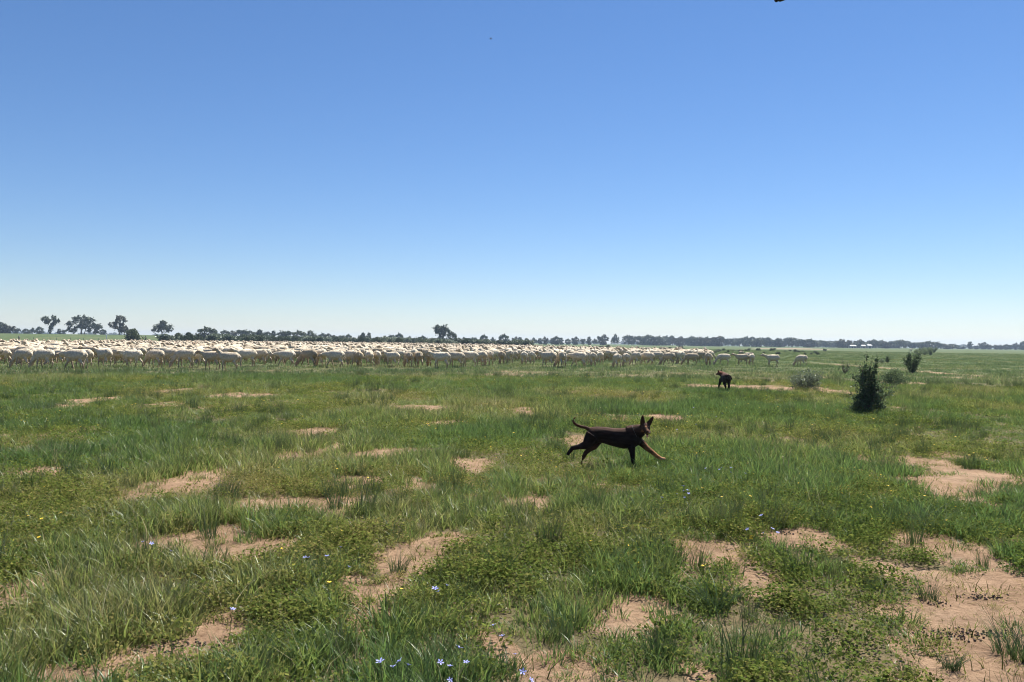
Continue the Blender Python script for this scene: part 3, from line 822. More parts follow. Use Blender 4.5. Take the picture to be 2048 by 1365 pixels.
G_SCAT = 'scattered far trees along the skyline'
SHAPE = {'bushy': 'bushy', 'bushyb': 'brownish lopsided', 'tall': 'top-heavy', 'round': 'round-crowned', 'slim': 'slim narrow', 'spreading': 'wide-crowned'}
L_SCAT = '%s small far-off tree in the broken skyline row behind the flock'
mid_trees = [(2, 645, 18, 430), (15, 650, 26, 430), (32, 657, 14, 520), (52, 658, 14, 520), (65, 656, 12, 560), (79, 654, 14, 520), (118, 658, 7, 520), (128, 660, 10, 560), (205, 659, 12, 520), (248, 654, 18, 385),
             (449, 661, 16, 420), (467, 662, 16, 450), (484, 660, 20, 420), (500, 662, 18, 440), (518, 660, 24, 420), (536, 664, 14, 460), (547, 662, 9, 430), (570, 662, 24, 410), (597, 662, 26, 410),
             (622, 662, 24, 400), (645, 667, 16, 430), (660, 668, 18, 420), (684, 671, 12, 460), (697, 669, 12, 430), (725, 666, 18, 410), (738, 666, 8, 420), (767, 672, 12, 470), (783, 670, 12, 470), (798, 667, 14, 430), (820, 673, 10, 470),
             (845, 672, 12, 480), (930, 675, 12, 520), (948, 675, 10, 560), (968, 670, 14, 470), (985, 675, 10, 560), (1008, 669, 18, 450), (1030, 674, 12, 600), (1040, 675, 9, 620), (1053, 677, 9, 620), (1068, 676, 12, 600),
             (1080, 677, 9, 620), (1091, 674, 10, 560), (1104, 677, 8, 640), (1113, 673, 13, 560), (1122, 676, 9, 600), (1136, 678, 10, 660), (1150, 674, 13, 600), (1166, 678, 10, 660), (1178, 674, 8, 600), (1190, 678, 10, 660)]
for i, (px, top, w, D) in enumerate(mid_trees):
    k = 'slim' if w <= 9 else ['bushy', 'bushyb', 'tall', 'bushy', 'round'][i % 5]
    place_tree(k, px, top, w * 1.12, D, L_SCAT % SHAPE[k], G_SCAT, 'skyline_tree', i % 2 == 1)
place_tree('bushyb', 1205, 670, 22, 620, 'round tree with see-through middle, at the open end of the wood', name='skyline_tree')
place_tree('round', 1230, 669, 15, 620, 'compact dark round tree next to the see-through one by the wood', name='skyline_tree')

# the long wood on the right: trees one can still tell apart by their crowns
px = 1258.0
i = 0
rw = random.Random(3)
while px < 1910:
    top = np.interp(px, [1258, 1300, 1400, 1500, 1560, 1640, 1700, 1800, 1850, 1910], [672, 672, 674, 676, 676, 680, 681, 682, 684, 689]) + rw.uniform(-2.2, 2.8)
    w = rw.uniform(15, 26)
    D = rw.uniform(640, 800)
    k = rw.choice(['bushy', 'bushyb', 'round', 'bushy', 'spreading', 'tall'])
    place_tree(k, px, top, w * 1.15, D, SHAPE[k] + ' dark tree within the long unbroken wood on the horizon', 'trees of the long wood', 'wood_tree', rw.random() < .5)
    px += w * rw.uniform(0.42, 0.62)
for (px, top, w) in [(1905, 688, 14), (1916, 692, 8), (1926, 693, 8), (1940, 684, 9), (1953, 692, 10), (1966, 685, 17), (1978, 690, 13), (1993, 690, 12), (2003, 690, 10), (2013, 689, 11), (2021, 690, 11), (2031, 686, 10), (2040, 690, 12), (2047, 683, 12), (2062, 687, 16), (2080, 690, 14), (-14, 655, 22), (-40, 650, 26)]:
    place_tree('slim' if w < 10 else rw.choice(['bushy', 'tall', 'bushyb']), px, top, w * 1.1, 760 if px > 0 else 480, 'sparse far-off tree in the thin row at the end of the wood' if px > 0 else 'leafy far-off tree in the row past the fence end', 'trees past the end of the wood' if px > 0 else 'trees past the fence end', 'far_tree', rw.random() < .5)
# faint band farther away still
px = -20.0
while px < 2080:
    w = rw.uniform(9, 18)
    if rw.random() < 0.72:
        k = rw.choice(['bushy', 'bushyb', 'round'])
        place_tree(k, px, eyeline(px) - rw.uniform(3.0, 7.0) - (4 if px < 330 else 0), w * 1.2, rw.uniform(1350, 1700), SHAPE[k] + ' hazy tree in the faintest, farthest tree belt on the skyline', 'farthest tree belt', 'distant_tree', rw.random() < .5)
    px += w * rw.uniform(0.75, 1.25)

# ------------------------------------------------------------------ scrub and saltbush shrubs
def shrub_proto(name, h, w, leaf_n, leaf_s, mat, seed, stems=7, spiky=0.0, lobes=None, sprays=0, loose=0.0):
    r = np.random.default_rng(seed)
    tb = Buf(); P = []
    for k in range(stems):
        a = r.random() * 6.283
        reach = w * 0.5 * (0.25 + 0.75 * r.random())
        hh = h * (0.55 + 0.45 * r.random()) * (1 - 0.35 * reach / (w * .5) * (1 - spiky))
        pts = [(0.04 * w * math.cos(a), 0.04 * w * math.sin(a), -0.03)]
        for j in range(1, 5):
            t = j / 4
            pts.append((math.cos(a) * reach * t ** 0.8 + r.normal(0, .02 * w), math.sin(a) * reach * t ** 0.8 + r.normal(0, .02 * w), hh * t ** 1.05))
        tb.tube(pts, [0.012 * h, 0.010 * h, 0.008 * h, 0.006 * h, 0.003 * h], 5)
        kk = leaf_n // stems
        t = r.random(kk) ** 0.75
        A = np.array(pts)
        idx = np.clip((t * 4).astype(int), 0, 3); fr = t * 4 - idx
        Q = A[idx] * (1 - fr)[:, None] + A[idx + 1] * fr[:, None]
        sp = w * (0.13 - 0.07 * spiky) * (1.15 - 0.7 * t)
        P.append(Q + r.normal(0, 1, (kk, 3)) * sp[:, None] * np.array([1, 1, .8]))
    if lobes:
        for (lx, ly, lz, lr, n) in lobes:
            q = r.normal(0, 1, (n, 3)); q /= np.linalg.norm(q, axis=1, keepdims=True)
            P.append(q * lr * (0.5 + 0.5 * r.random((n, 1)) ** .6) + np.array([lx, ly, lz]))
    P = np.concatenate(P)
    for k in range(sprays):
        p0 = P[r.integers(len(P))]
        out = np.array([p0[0], p0[1], 0]) * 1.2 + np.array([0, 0, .5 * h]) * r.random() + r.normal(0, .08 * h, 3)
        out *= (.10 + .14 * r.random()) * h / (np.linalg.norm(out) + 1e-6)
        tb.tube([tuple(p0 - out * .4), tuple(p0 + out * .4 + r.normal(0, .01 * h, 3)), tuple(p0 + out)], [.004 * h, .003 * h, .0015 * h], 4)
        m_ = 14
        P = np.concatenate([P, p0 + out * r.random((m_, 1)) + r.normal(0, .014 * h, (m_, 3))])
    P = P + r.normal(0, loose * h, P.shape)
    P[:, 2] = np.abs(P[:, 2] - 0.01) + 0.01
    V, Fq, lf = leaf_cards(P, leaf_s, r, -0.2, 1.5)
    return dict(stems=tb.mesh(name + '_stems', M_TWIG), foliage=mk_mesh(name + '_foliage', V, Fq, mat, False, fattr={'leaf': lf}), h=float(np.percentile(V[:, 2], 99.3)), w=float(np.percentile(V[:, 0], 98) - np.percentile(V[:, 0], 2)))

def place_shrub(p, x, y, H, W, label, group=None, rz=0.0, name='saltbush'):
    e = link(name, None, (x, y, tz(x, y)), rz)
    e.empty_display_size = 0.2
    sx = W / p['w']
    e.scale = (sx, sx, H / p['h'])
    link('stem', p['stems'], parent=e)
    link('foliage', p['foliage'], parent=e)
    tag(e, label, 'shrub', group)
    return e

def shrub_px(p, px, top, base, wpx, label, group=None, rz=0.0, name='saltbush'):
    x, y, z = ground(px, base)
    return place_shrub(p, x, y, (base - top) / F * y, wpx / F * y, label, group, rz, name)

# the tall ragged saltbush: two upright plumes over a wide skirt
big = shrub_proto('tall_bush', 1.0, 0.62, 900, 0.024, M_SALT, 31, 8, 0.3,
                  [(-.02, 0, .80, .085, 200), (-.05, 0, .66, .10, 260), (-.02, .02, .50, .12, 300), (.13, 0, .74, .045, 110), (.16, 0, .86, .03, 60), (.11, 0, .62, .05, 120), (0, 0, .34, .17, 430),
                   (.16, .02, .26, .13, 260), (-.14, 0, .22, .13, 260), (.22, 0, .40, .08, 160), (.02, -.05, .14, .22, 560), (.24, 0, .10, .10, 260), (-.25, 0, .09, .09, 200), (.2, .05, .52, .06, 70), (.24, 0, .58, .03, 30)], sprays=170, loose=0.012)
shrub_px(big, 1735, 719, 827, 62, 'tallest ragged dark saltbush with two upright plumes over a wide skirt')
rb = shrub_proto('round_bush', 0.6, 0.7, 700, 0.022, M_SALT, 33, 9, 0.1, [(0, 0, .33, .26, 700), (-.18, 0, .26, .16, 300), (.2, 0, .28, .16, 300), (.05, 0, .45, .16, 260), (-.1, 0, .42, .13, 200)], sprays=50, loose=0.02)
shrub_px(rb, 1787, 738, 777, 42, 'small rounded dark green saltbush just behind the tallest ragged one')
gb_ = shrub_proto('grey_bush', 0.55, 0.85, 1500, 0.020, M_SALTGREY, 35, 16, 0.2, [(0, 0, .28, .22, 500), (-.2, 0, .2, .16, 250), (.2, 0, .2, .16, 250)], sprays=60, loose=0.02)
shrub_px(gb_, 1610, 740, 779, 54, 'silvery grey dome-shaped saltbush growing near the second dog')
ub = shrub_proto('upright_bush', 1.0, 0.75, 700, 0.030, M_SALT, 37, 10, 0.9, [(-.15, 0, .45, .15, 400), (-.13, 0, .7, .11, 240), (.12, 0, .45, .13, 300), (.2, 0, .72, .10, 180), (.02, 0, .22, .2, 450), (.33, 0, .62, .06, 60)], sprays=50, loose=0.02)
shrub_px(ub, 1824, 706, 747, 30, 'upright clumpy saltbush with bare side stick, farther along the row')
shrub_px(ub, 1775, 712, 726, 12, 'pair of short leafy sprigs growing between the row and the grazing sheep', rz=1.2)
shrub_px(rb, 1764, 718, 727, 13, 'low squat saltbush beside the short leafy sprigs', rz=2.0)
tw = shrub_proto('twiggy_bush', 0.9, 0.5, 160, 0.02, M_SALTGREY, 39, 14, 0.95)
shrub_px(tw, 1690, 719, 750, 18, 'thin twiggy almost leafless bush left of the tallest saltbush'.replace('left of', 'standing near'))
rr_ = random.Random(9)
rows = [(1838, 701, 716, 12), (1850, 699, 711, 12), (1861, 699, 711, 10), (1858, 697, 707, 10), (1842, 696, 707, 11), (1833, 699, 709, 9), (1868, 697, 706, 8), (1850, 695, 704, 9), (1862, 695, 703, 9), (1872, 695, 702, 8), (1858, 694, 701, 8)]
for i, (px, top, base, w) in enumerate(rows):
    shrub_px([ub, rb][i % 2], px, top, base, w, 'small dark saltbush at the far end of the row running from the tallest one', 'far end of the saltbush row', rr_.random() * 6.28)
# bushes on the left
x, y, z = at_dist(266, 165)
sc = shrub_proto('scrub_bush', 2.2, 3.2, 1500, 0.13, M_SCRUB, 41, 12, 0.1, [(0, 0, 1.2, .95, 700), (-.8, 0, .9, .7, 400), (.9, 0, .9, .75, 400), (.2, 0, 1.7, .55, 250)])
sc2 = shrub_proto('scrub_bush_b', 2.0, 2.6, 1200, 0.14, M_SCRUB, 43, 10, 0.4, [(-.4, 0, 1.0, .7, 450), (.5, 0, 1.3, .6, 350), (0, 0, .6, .9, 400), (.9, 0, .6, .5, 200)])
sc3 = shrub_proto('scrub_bush_c', 2.0, 2.2, 1000, 0.14, M_SALTGREY, 45, 9, 0.5, [(0, 0, .8, .8, 450), (.4, 0, 1.4, .5, 250), (-.5, 0, 1.1, .5, 250)])
def scrub(p, px, top, wpx, D, label, group=None, name='scrub_bush'):
    x, y, z = at_dist(px, D)
    return place_shrub(p, x, y, (eyeline(px) - top) / F * D + HCAM - z, wpx / F * D, label, group, rr_.random() * 6.28, name)
scrub(sc, 266, 659, 34, 165, 'big grey-green bush behind the flock, between brownish gum and gate post')
for (px, top, w, D) in [(335, 669, 32, 190), (357, 667, 24, 200), (378, 666, 26, 195), (396, 669, 22, 210), (428, 667, 26, 210), (446, 669, 24, 220)]:
    scrub([sc, sc2, sc3][int(px) % 3], px, top, w, D, 'leafy grey-green bush in the scrub thicket near the double-crowned tree', 'scrub near the double-crowned tree')
px = 462.0
while px < 1060:
    top = np.interp(px, [460, 640, 760, 900, 1060], [670, 675, 676, 678, 682]) + rr_.uniform(-2.0, 2.5)
    w = rr_.uniform(14, 26)
    j = rr_.randrange(3)
    scrub([sc, sc2, sc3][j], px, top, w * 1.1, rr_.uniform(200, 300), ['broad domed', 'lopsided leafy', 'pale silvery'][j] + ' bush in the long scrub belt behind the flock', 'bushes of the long scrub belt')
    px += w * rr_.uniform(0.36, 0.6)
px = 1050.0
while px < 1660:
    D = rr_.uniform(115, 230)
    gyp = eyeline(px) + (HCAM - 0.2) / D * F
    j = rr_.randrange(3)
    scrub([sc2, sc3, sc][j], px, gyp - rr_.uniform(3, 7) * (1 if px < 1400 else .75), rr_.uniform(4, 11), D, ['lopsided low', 'pale silvery low', 'broad domed low'][j] + ' shrub dotting the open paddock before the long wood', 'low shrubs before the long wood')
    px += rr_.uniform(3, 15)

# ------------------------------------------------------------------ sand bank, fence, far homestead
bx0, by0, _ = at_dist(1505, 300); bx1, by1, _ = at_dist(1660, 300)
nb = 60; V = []; Fq = []
for i in range(nb + 1):
    t = i / nb; xx = bx0 + (bx1 - bx0) * t
    hh = 0.38 * math.sin(math.pi * min(1, max(0, t))) ** 0.5 * (0.75 + 0.5 * vnoise(i * 0.23, 1.0)) + 0.02
    for (dy, f) in ((-5, 0), (-3, .45), (-1.2, .9), (0, 1), (1.5, .8), (5, 0)):
        V.append((xx, by0 + dy, tz(xx, by0 + dy) + hh * f - (0.05 if f == 0 else 0)))
for i in range(nb):
    for k in range(5):
        a = i * 6 + k
        Fq.append((a, a + 6, a + 7, a + 1))
bank = link('sand_bank', mk_mesh('sand_bank', V, np.array(Fq), M_BANK, True)); bank['kind'] = 'structure'

fpts = [(-90, 152), (-60, 152), (38, 152), (60, 152), (67, 152), (86, 152), (100, 153), (113, 153), (141, 153), (158, 154), (167, 154), (188, 155), (197, 155), (226, 156), (245, 156), (268, 157), (291, 158)]
fence = link('paddock_fence', None, (*at_dist(38, 152),)); fence.empty_display_size = 0.3
tag(fence, 'wire fence on thin steel posts and timber strainers behind the flock', 'fence')
fb = Vector(fence.location)
pk = Buf(); pk.tube([(0, 0, -.1), (0, 0, .6), (0, 0, 1.2)], [.028, .025, .022], 6); pk.box((0, 0, .8), (.07, .012, .5)); ME_PK = pk.mesh('steel_picket', M_STEEL, False)
st = Buf(); st.tube([(0, 0, -.1), (0, 0, .5), (.01, 0, 1.0), (.01, 0, 1.4)], [.12, .115, .11, .10], 9); ME_ST = st.mesh('strainer', M_WOOD)
ppos = []
for (px, D) in fpts:
    x, y, z = at_dist(px, D); ppos.append((x, y, z))
    link('strainer_post' if px in (38, 291) else 'steel_post', ME_ST if px in (38, 291) else ME_PK, (x - fb.x, y - fb.y, z - fb.z), parent=fence)
for h in (0.30, 0.55, 0.80, 1.05):
    w = Buf(); w.tube([(x - fb.x, y - fb.y, z - fb.z + h) for x, y, z in ppos], [.006] * len(ppos), 4)
    link('wire', w.mesh('wire', M_STEEL, False), parent=fence)
gx_, gy_, gz_ = ppos[-1]
br = Buf(); br.tube([(gx_ - fb.x, gy_ - fb.y, gz_ - fb.z + 1.15), (gx_ - fb.x + 1.1, gy_ - fb.y + .02, gz_ - fb.z + .62), (gx_ - fb.x + 2.2, gy_ - fb.y, gz_ - fb.z - .02)], [.05, .05, .05], 7)
link('diagonal_stay', br.mesh('stay', M_WOOD), parent=fence)
x, y, z = at_dist(213, 170)
mp = Buf(); mp.tube([(0, 0, -.1), (0, 0, 1.4), (0, 0, 1.75)], [.10, .10, .09], 8); mp.tube([(0, 0, 1.75), (0, 0, 1.86)], [.13, .05], 8)
tag(link('marker_post', mp.mesh('marker_post', M_WHITE), (x, y, z)), 'white marker post standing by the fence among the gum trees', 'post')

M_ROOF = plain_mat('pale_roof', (0.24, 0.25, 0.25), (0.31, 0.31, 0.30), 2, 0.6)
M_WALL = plain_mat('shed_wall', (0.28, 0.27, 0.25), (0.36, 0.34, 0.32), 2, 0.7)
def shed(px, D, wpx, H, label, doors=2):
    H *= 0.72
    x, y, z = at_dist(px, D)
    W = wpx / F * D; L = W * 0.7
    e = link('farm_shed', None, (x, y, z), 0.15); e.empty_display_size = 1
    b = Buf(); b.box((0, 0, H * .5), (W, L, H)); link('wall', b.mesh('wall', M_WALL, False), parent=e)
    b = Buf(); o = .35; rh = H * .5
    V = [(-W / 2 - o, -L / 2 - o, H), (W / 2 + o, -L / 2 - o, H), (W / 2 + o, L / 2 + o, H), (-W / 2 - o, L / 2 + o, H), (-W / 2 - o + W * .12, 0, H + rh), (W / 2 + o - W * .12, 0, H + rh)]
    b.add(V, [(0, 1, 5, 4), (2, 3, 4, 5), (1, 2, 5), (3, 0, 4), (3, 2, 1, 0)])
    link('roof', b.mesh('roof', M_ROOF, False), parent=e)
    for k in range(doors):
        d = Buf(); d.box(((k + .5) / doors * W - W / 2, -L / 2 - .03, H * .36), (W / doors * .45, .05, H * .7)); link('door', d.mesh('door', M_DARK, False), parent=e)
    tag(e, label, 'shed')
shed(1705, 610, 12, 2.2, 'pale hip-roofed farm building set apart at the foot of the wood')
shed(1726, 615, 9, 2.4, 'middle pale-roofed farm building of the homestead below the wood', 1)
shed(1738, 612, 9, 2.8, 'pale-roofed farm building with the tallest roof at the homestead end', 1)

# ------------------------------------------------------------------ sheep
def sheep_mesh(name, pose, seed):
    """x forward, feet at z = 0, back at about 0.80 m"""
    r = np.random.default_rng(seed)
    b = Buf()
    b.tube([(-.48, 0, .63), (-.45, 0, .62), (-.36, 0, .605), (-.15, 0, .590), (.10, 0, .588), (.27, 0, .60), (.36, 0, .615), (.41, 0, .63)],
           [(.055, .065), (.128, .138), (.180, .190), (.206, .213), (.208, .218), (.176, .200), (.128, .152), (.055, .075)], 16)
    b.ball((-.31, 0, .620), (.18, .175, .178), 14, 9)
    head = pose['head']; face = Vector(pose['face']).normalized()
    hp = Vector(head)
    n0 = Vector((.30, 0, .62)); n1 = Vector(pose.get('neck', ((n0.x + hp.x) / 2, hp.y * .4, (n0.z + hp.z) / 2)))
    b.tube([n0, n0.lerp(n1, .5), n1, n1.lerp(hp, .6), hp], [(.125, .150), (.10, .125), (.082, .10), (.074, .085), (.062, .07)], 12)
    # head: poll, brow, muzzle
    b.tube([hp - face * .07, hp, hp + face * .08, hp + face * .16, hp + face * .205], [(.062, .07), (.078, .09), (.066, .075), (.05, .055), (.034, .036)], 12)
    side = face.cross(Vector((0, 0, 1))).normalized(); up = side.cross(face)
    for s in (-1, 1):
        e0 = hp - face * .03 + side * (s * .06) + up * .035
        b.tube([e0, e0 + side * (s * .05) - up * .002, e0 + side * (s * .12) - up * .03], [(.026, .018), (.034, .014), (.012, .008)], 8)
    for (lx, ly, dx, lift) in pose['legs']:
        front = lx > 0
        if front:
            p = [(lx, ly * .9, .50), (lx - .01, ly, .36), (lx + dx * .45 + .01, ly, .22), (lx + dx * .9, ly, .09 + lift), (lx + dx, ly, .03 + lift), (lx + dx + .025, ly, .0 + lift)]
            rr = [(.062, .075), (.046, .052), (.030, .034), (.023, .025), (.027, .029), (.023, .023)]
        else:
            p = [(lx + .02, ly * .85, .56), (lx + .03, ly, .40), (lx - .06 + dx * .5, ly, .26), (lx - .03 + dx * .9, ly, .10 + lift), (lx - .02 + dx, ly, .03 + lift), (lx + dx, ly, .0 + lift)]
            rr = [(.085, .115), (.062, .080), (.034, .040), (.024, .026), (.027, .029), (.023, .023)]
        b.tube(p, rr, 9)
    b.tube([(-.47, 0, .66), (-.53, 0, .58), (-.535, 0, .48)], [(.035, .035), (.03, .028), (.018, .016)], 8)
    me = remeshed(b, name, 0.019, 2, 0.34)
    co = get_co(me).copy()
    n = len(co)
    leg = (co[:, 2] < .32) & (np.abs(co[:, 1]) > .03)
    dh = np.linalg.norm(co - np.array(hp + face * .09), axis=1)
    facem = np.clip((.19 - dh) / .07, 0, 1)
    # fleece lumps
    nrm = np.empty(n * 3, dtype=np.float32); me.vertices.foreach_get('normal', nrm); nrm = nrm.reshape(-1, 3)
    wool = np.clip((co[:, 2] - .30) / .1, 0, 1) * (1 - facem)
    lump = (fbm(co[:, 0] * 9 + co[:, 2] * 5 + seed, co[:, 1] * 9 + co[:, 2] * 7, 3, seed) - .5)
    co += nrm * (lump * .075 * wool)[:, None]
    me.vertices.foreach_set('co', co.ravel())
    c = np.tile(np.array([0.67, 0.60, 0.48]), (n, 1))
    dirt = fbm(co[:, 0] * 4 + seed, co[:, 2] * 5, 3, 9. + seed)
    c *= (0.86 + 0.22 * dirt)[:, None]
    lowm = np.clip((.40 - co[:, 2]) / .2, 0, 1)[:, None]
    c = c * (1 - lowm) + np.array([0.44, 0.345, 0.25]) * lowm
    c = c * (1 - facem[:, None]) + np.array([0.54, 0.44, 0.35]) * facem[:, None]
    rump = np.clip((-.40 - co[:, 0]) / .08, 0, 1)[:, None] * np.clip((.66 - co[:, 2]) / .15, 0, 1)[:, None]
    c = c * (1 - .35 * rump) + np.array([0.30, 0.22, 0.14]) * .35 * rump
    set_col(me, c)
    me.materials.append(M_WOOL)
    return me

LEG_STAND = [(.24, .10, .02, 0), (.24, -.10, -.02, 0), (-.30, .11, .0, 0), (-.30, -.11, .03, 0)]
LEG_WALK = [(.24, .10, .16, .0), (.24, -.10, -.12, 0), (-.30, .11, -.16, 0), (-.30, -.11, .10, 0)]
LEG_WALK2 = [(.24, .10, -.14, .0), (.24, -.10, .14, .02), (-.30, .11, .12, 0), (-.30, -.11, -.18, .02)]
POSES = {
    'graze': dict(head=(.66, .04, .20), face=(.45, .05, -.85), neck=(.50, .02, .42), legs=LEG_STAND),
    'graze_side': dict(head=(.56, .22, .18), face=(.25, .35, -.85), neck=(.46, .10, .42), legs=LEG_WALK),
    'low': dict(head=(.74, 0, .60), face=(.9, .05, -.40), neck=(.54, 0, .64), legs=LEG_WALK),
    'level': dict(head=(.68, .03, .78), face=(.93, .1, -.34), neck=(.50, .01, .70), legs=LEG_STAND),
    'up': dict(head=(.60, 0, .93), face=(.95, .1, -.22), neck=(.46, 0, .78), legs=LEG_STAND),
    'walk': dict(head=(.70, -.02, .70), face=(.93, -.1, -.36), neck=(.50, 0, .67), legs=LEG_WALK2),
    'look': dict(head=(.54, .20, .88), face=(.35, .9, -.25), neck=(.45, .06, .76), legs=LEG_STAND),
    'look_r': dict(head=(.54, -.20, .88), face=(.35, -.9, -.25), neck=(.45, -.06, .76), legs=LEG_WALK),
}
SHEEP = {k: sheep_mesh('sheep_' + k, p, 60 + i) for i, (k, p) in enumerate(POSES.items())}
SH_LABEL = {
    'graze': 'cream sheep in the flock with its head down grazing',
    'graze_side': 'cream sheep in the flock grazing with head bent aside',
    'low': 'cream sheep in the flock striding, neck stretched low and straight',
    'level': 'cream sheep in the flock standing, head just above its back',
    'up': 'cream sheep in the flock with neck and head raised high',
    'walk': 'cream sheep in the flock walking, head level with its back',
    'look': 'cream sheep in the flock standing, raised head turned aside',
    'look_r': 'cream sheep in the flock stepping, raised head turned right',
}
def put_sheep(pose, x, y, heading, label=None, group='sheep of the flock', s=1.0):
    o = link('sheep', SHEEP[pose], (x, y, tz(x, y) - .005), R(heading), (s * .90, s, s * .98))
    tag(o, label or SH_LABEL[pose], 'sheep', None if label else group)
    return o

front = [(46, 733, 160, 'graze'), (88, 735, 165, 'graze'), (150, 739, 172, 'low'), (166, 735, 165, 'level'), (208, 731, 150, 'level'), (240, 730, 172, 'walk'), (264, 733, 175, 'walk'), (310, 733, 158, 'graze'),
         (340, 730, 150, 'graze'), (370, 733, 172, 'graze'), (391, 732, 170, 'walk'), (424, 737, 165, 'level'), (458, 739, 178, 'up'), (492, 731, 200, 'level'), (516, 730, 175, 'level'), (572, 731, 174, 'low'), (618, 731, 148, 'graze_side'), (643, 731, 120, 'graze'),
         (670, 733, 168, 'low'), (702, 731, 140, 'walk'), (718, 732, 100, 'graze'), (738, 730, 110, 'level'), (754, 730, 95, 'graze'), (785, 732, 142, 'level'), (816, 732, 110, 'graze'), (836, 732, 112, 'walk'), (857, 731, 95, 'graze'),
         (882, 735, 165, 'level'), (911, 733, 160, 'up'), (938, 732, 170, 'look'), (963, 730, 120, 'level'), (978, 729, 110, 'graze'), (1003, 728, 95, 'graze'), (1020, 724, 100, 'graze'), (1048, 728, 95, 'graze'), (1064, 726, 92, 'graze'),
         (1096, 733, 140, 'level'), (1124, 733, 100, 'graze_side'), (1157, 733, 150, 'low'), (1172, 727, 95, 'graze'), (1186, 730, 90, 'graze'), (1200, 726, 100, 'level'), (1234, 734, 98, 'graze'), (1252, 731, 94, 'graze'), (1272, 728, 112, 'graze'), (1294, 728, 150, 'low'),
         (1314, 726, 140, 'graze'), (1338, 728, 128, 'graze_side'), (1348, 724, 150, 'graze'), (1362, 725, 100, 'graze'), (1383, 728, 158, 'graze'), (1402, 722, 130, 'graze'), (1416, 730, 80, 'graze')]
taken = []
for (px, py, hd, pose) in front:
    x, y, z = ground(px, py + 3)
    o = put_sheep(pose, x, y, hd, s=random.uniform(.96, 1.06)); taken.append((x, y))
    o['label'] = SH_LABEL[pose].replace('in the flock', 'at the near edge of the flock')
    o['group'] = 'sheep along the near edge of the flock'
strays = [(1447, 728, 168, 'graze', 'sheep grazing alone in the first gap off the flock\'s thin end'),
          (1484, 728, 160, 'level', 'sheep with raised head in the little group of four off the flock'),
          (1503, 728, 84, 'graze', 'sheep grazing with its rump turned, in the little group of four off the flock'),
          (1497, 722, 140, 'graze_side', 'sheep half hidden behind two others in the little group of four'),
          (1482, 714, 100, 'graze', 'farthest sheep of the little group of four off the flock'),
          (1545, 731, 176, 'level', 'lone sheep walking broadside with head up, away from the flock'),
          (1603, 731, 118, 'graze', 'outermost lone sheep grazing farthest from the flock, near the silvery saltbush')]
for (px, py, hd, pose, lab) in strays:
    x, y, z = ground(px, py + 3)
    put_sheep(pose, x, y, hd, lab, s=.93); taken.append((x, y))
for (px, D, hd, lab) in [(1822, 235, 10, 'larger pale sheep far off beside the end of the saltbush row'), (1847, 300, 100, 'tiny pale sheep farthest off behind the end of the saltbush row')]:
    x, y, z = at_dist(px, D)
    put_sheep('up' if hd == 10 else 'level', x, y, hd, lab, s=1.0)

# the packed body of the flock
cell = {}
def free(x, y, dmin):
    ci, cj = int(x // 1.0), int(y // 1.0)
    for i in range(ci - 1, ci + 2):
        for j in range(cj - 1, cj + 2):
            for (a, b_) in cell.get((i, j), ()):
                if (a - x) ** 2 + (b_ - y) ** 2 < dmin * dmin:
                    return False
    return True
def occupy(x, y):
    cell.setdefault((int(x // 1.0), int(y // 1.0)), []).append((x, y))
for (x, y) in taken:
    occupy(x, y)
FPX = [-120, 0, 100, 200, 300, 450, 640, 800, 950, 1050, 1150, 1250, 1330, 1420]
FPY = [733, 731, 731, 728, 728, 729, 728, 727, 725, 723, 724, 722, 720, 719]
FD = [ground(p, q + 3)[1] + 2.0 for p, q in zip(FPX, FPY)]
BD = [74, 84, 100, 112, 130, 165, 190, 185, 160, 130, 110, 100, 92, 84]
BD = [max(p, q + 9) for p, q in zip(BD, FD)]
cand = []
rf = np.random.default_rng(77)
for k in range(26000):
    px = rf.uniform(-110, 1420)
    f0, b0 = np.interp(px, FPX, FD), np.interp(px, FPX, BD)
    D = math.sqrt(rf.uniform(f0 * f0, b0 * b0))
    x = (px - CX) / F * D
    if px > 1080 and vnoise(x * 0.35, D * 0.22) < 0.40 and D > f0 + 3:
        continue
    if free(x, D, 1.0 if D < 80 else 1.1):
        occupy(x, D); cand.append((D, x, px))
cand.sort()
names = list(POSES)
def choose(px):
    w = {'graze': 3.0, 'graze_side': 1.6, 'low': 1.6, 'level': 2.0, 'up': .5, 'walk': 1.8, 'look': .35, 'look_r': .35}
    if px > 850:
        w.update(graze=5, graze_side=2.2, up=.15, look=.1, look_r=.1)
    return random.choices(names, [w[n] for n in names])[0]
def heading(px):
    base = np.interp(px, [0, 400, 700, 900, 1100, 1420], [165, 165, 142, 112, 98, 104])
    if random.random() < 0.10:
        base += random.choice([-1, 1]) * random.uniform(40, 110)
    return base + random.gauss(0, 17)
n_ind = 300 - len(front)
inview = [c for c in cand if -12 < c[2] < 1440]
ind = inview[:n_ind]
ind_set = set(ind)
rest = [c for c in cand if c not in ind_set]
for (D, x, px) in ind:
    o = put_sheep(choose(px), x, D, heading(px), s=random.uniform(.84, 1.08))
    o['label'] = o['label'].replace('in the flock', 'inside the packed flock')
    o['group'] = 'sheep packed inside the flock'
C_SHEEP = proto_coll('sheep_far', [SHEEP[n] for n in ('graze', 'level', 'walk', 'low', 'up', 'graze_side', 'look', 'level')])
RX = np.array([c[1] for c in rest]); RY = np.array([c[0] for c in rest])
fl = scatter('sheep_flock', 'packed rear of the cream sheep flock, backs and heads merging', 'flock', C_SHEEP, 8, RX, RY, np.radians([heading(c[2]) for c in rest]), np.zeros(len(rest)), np.zeros(len(rest)),
             rf.uniform(.94, 1.08, len(rest)), np.zeros(len(rest)))

# ------------------------------------------------------------------ dogs
DARK = np.array([0.017, 0.0105, 0.0085]); BROWN = np.array([0.080, 0.036, 0.021]); TAN = np.array([0.40, 0.19, 0.085])

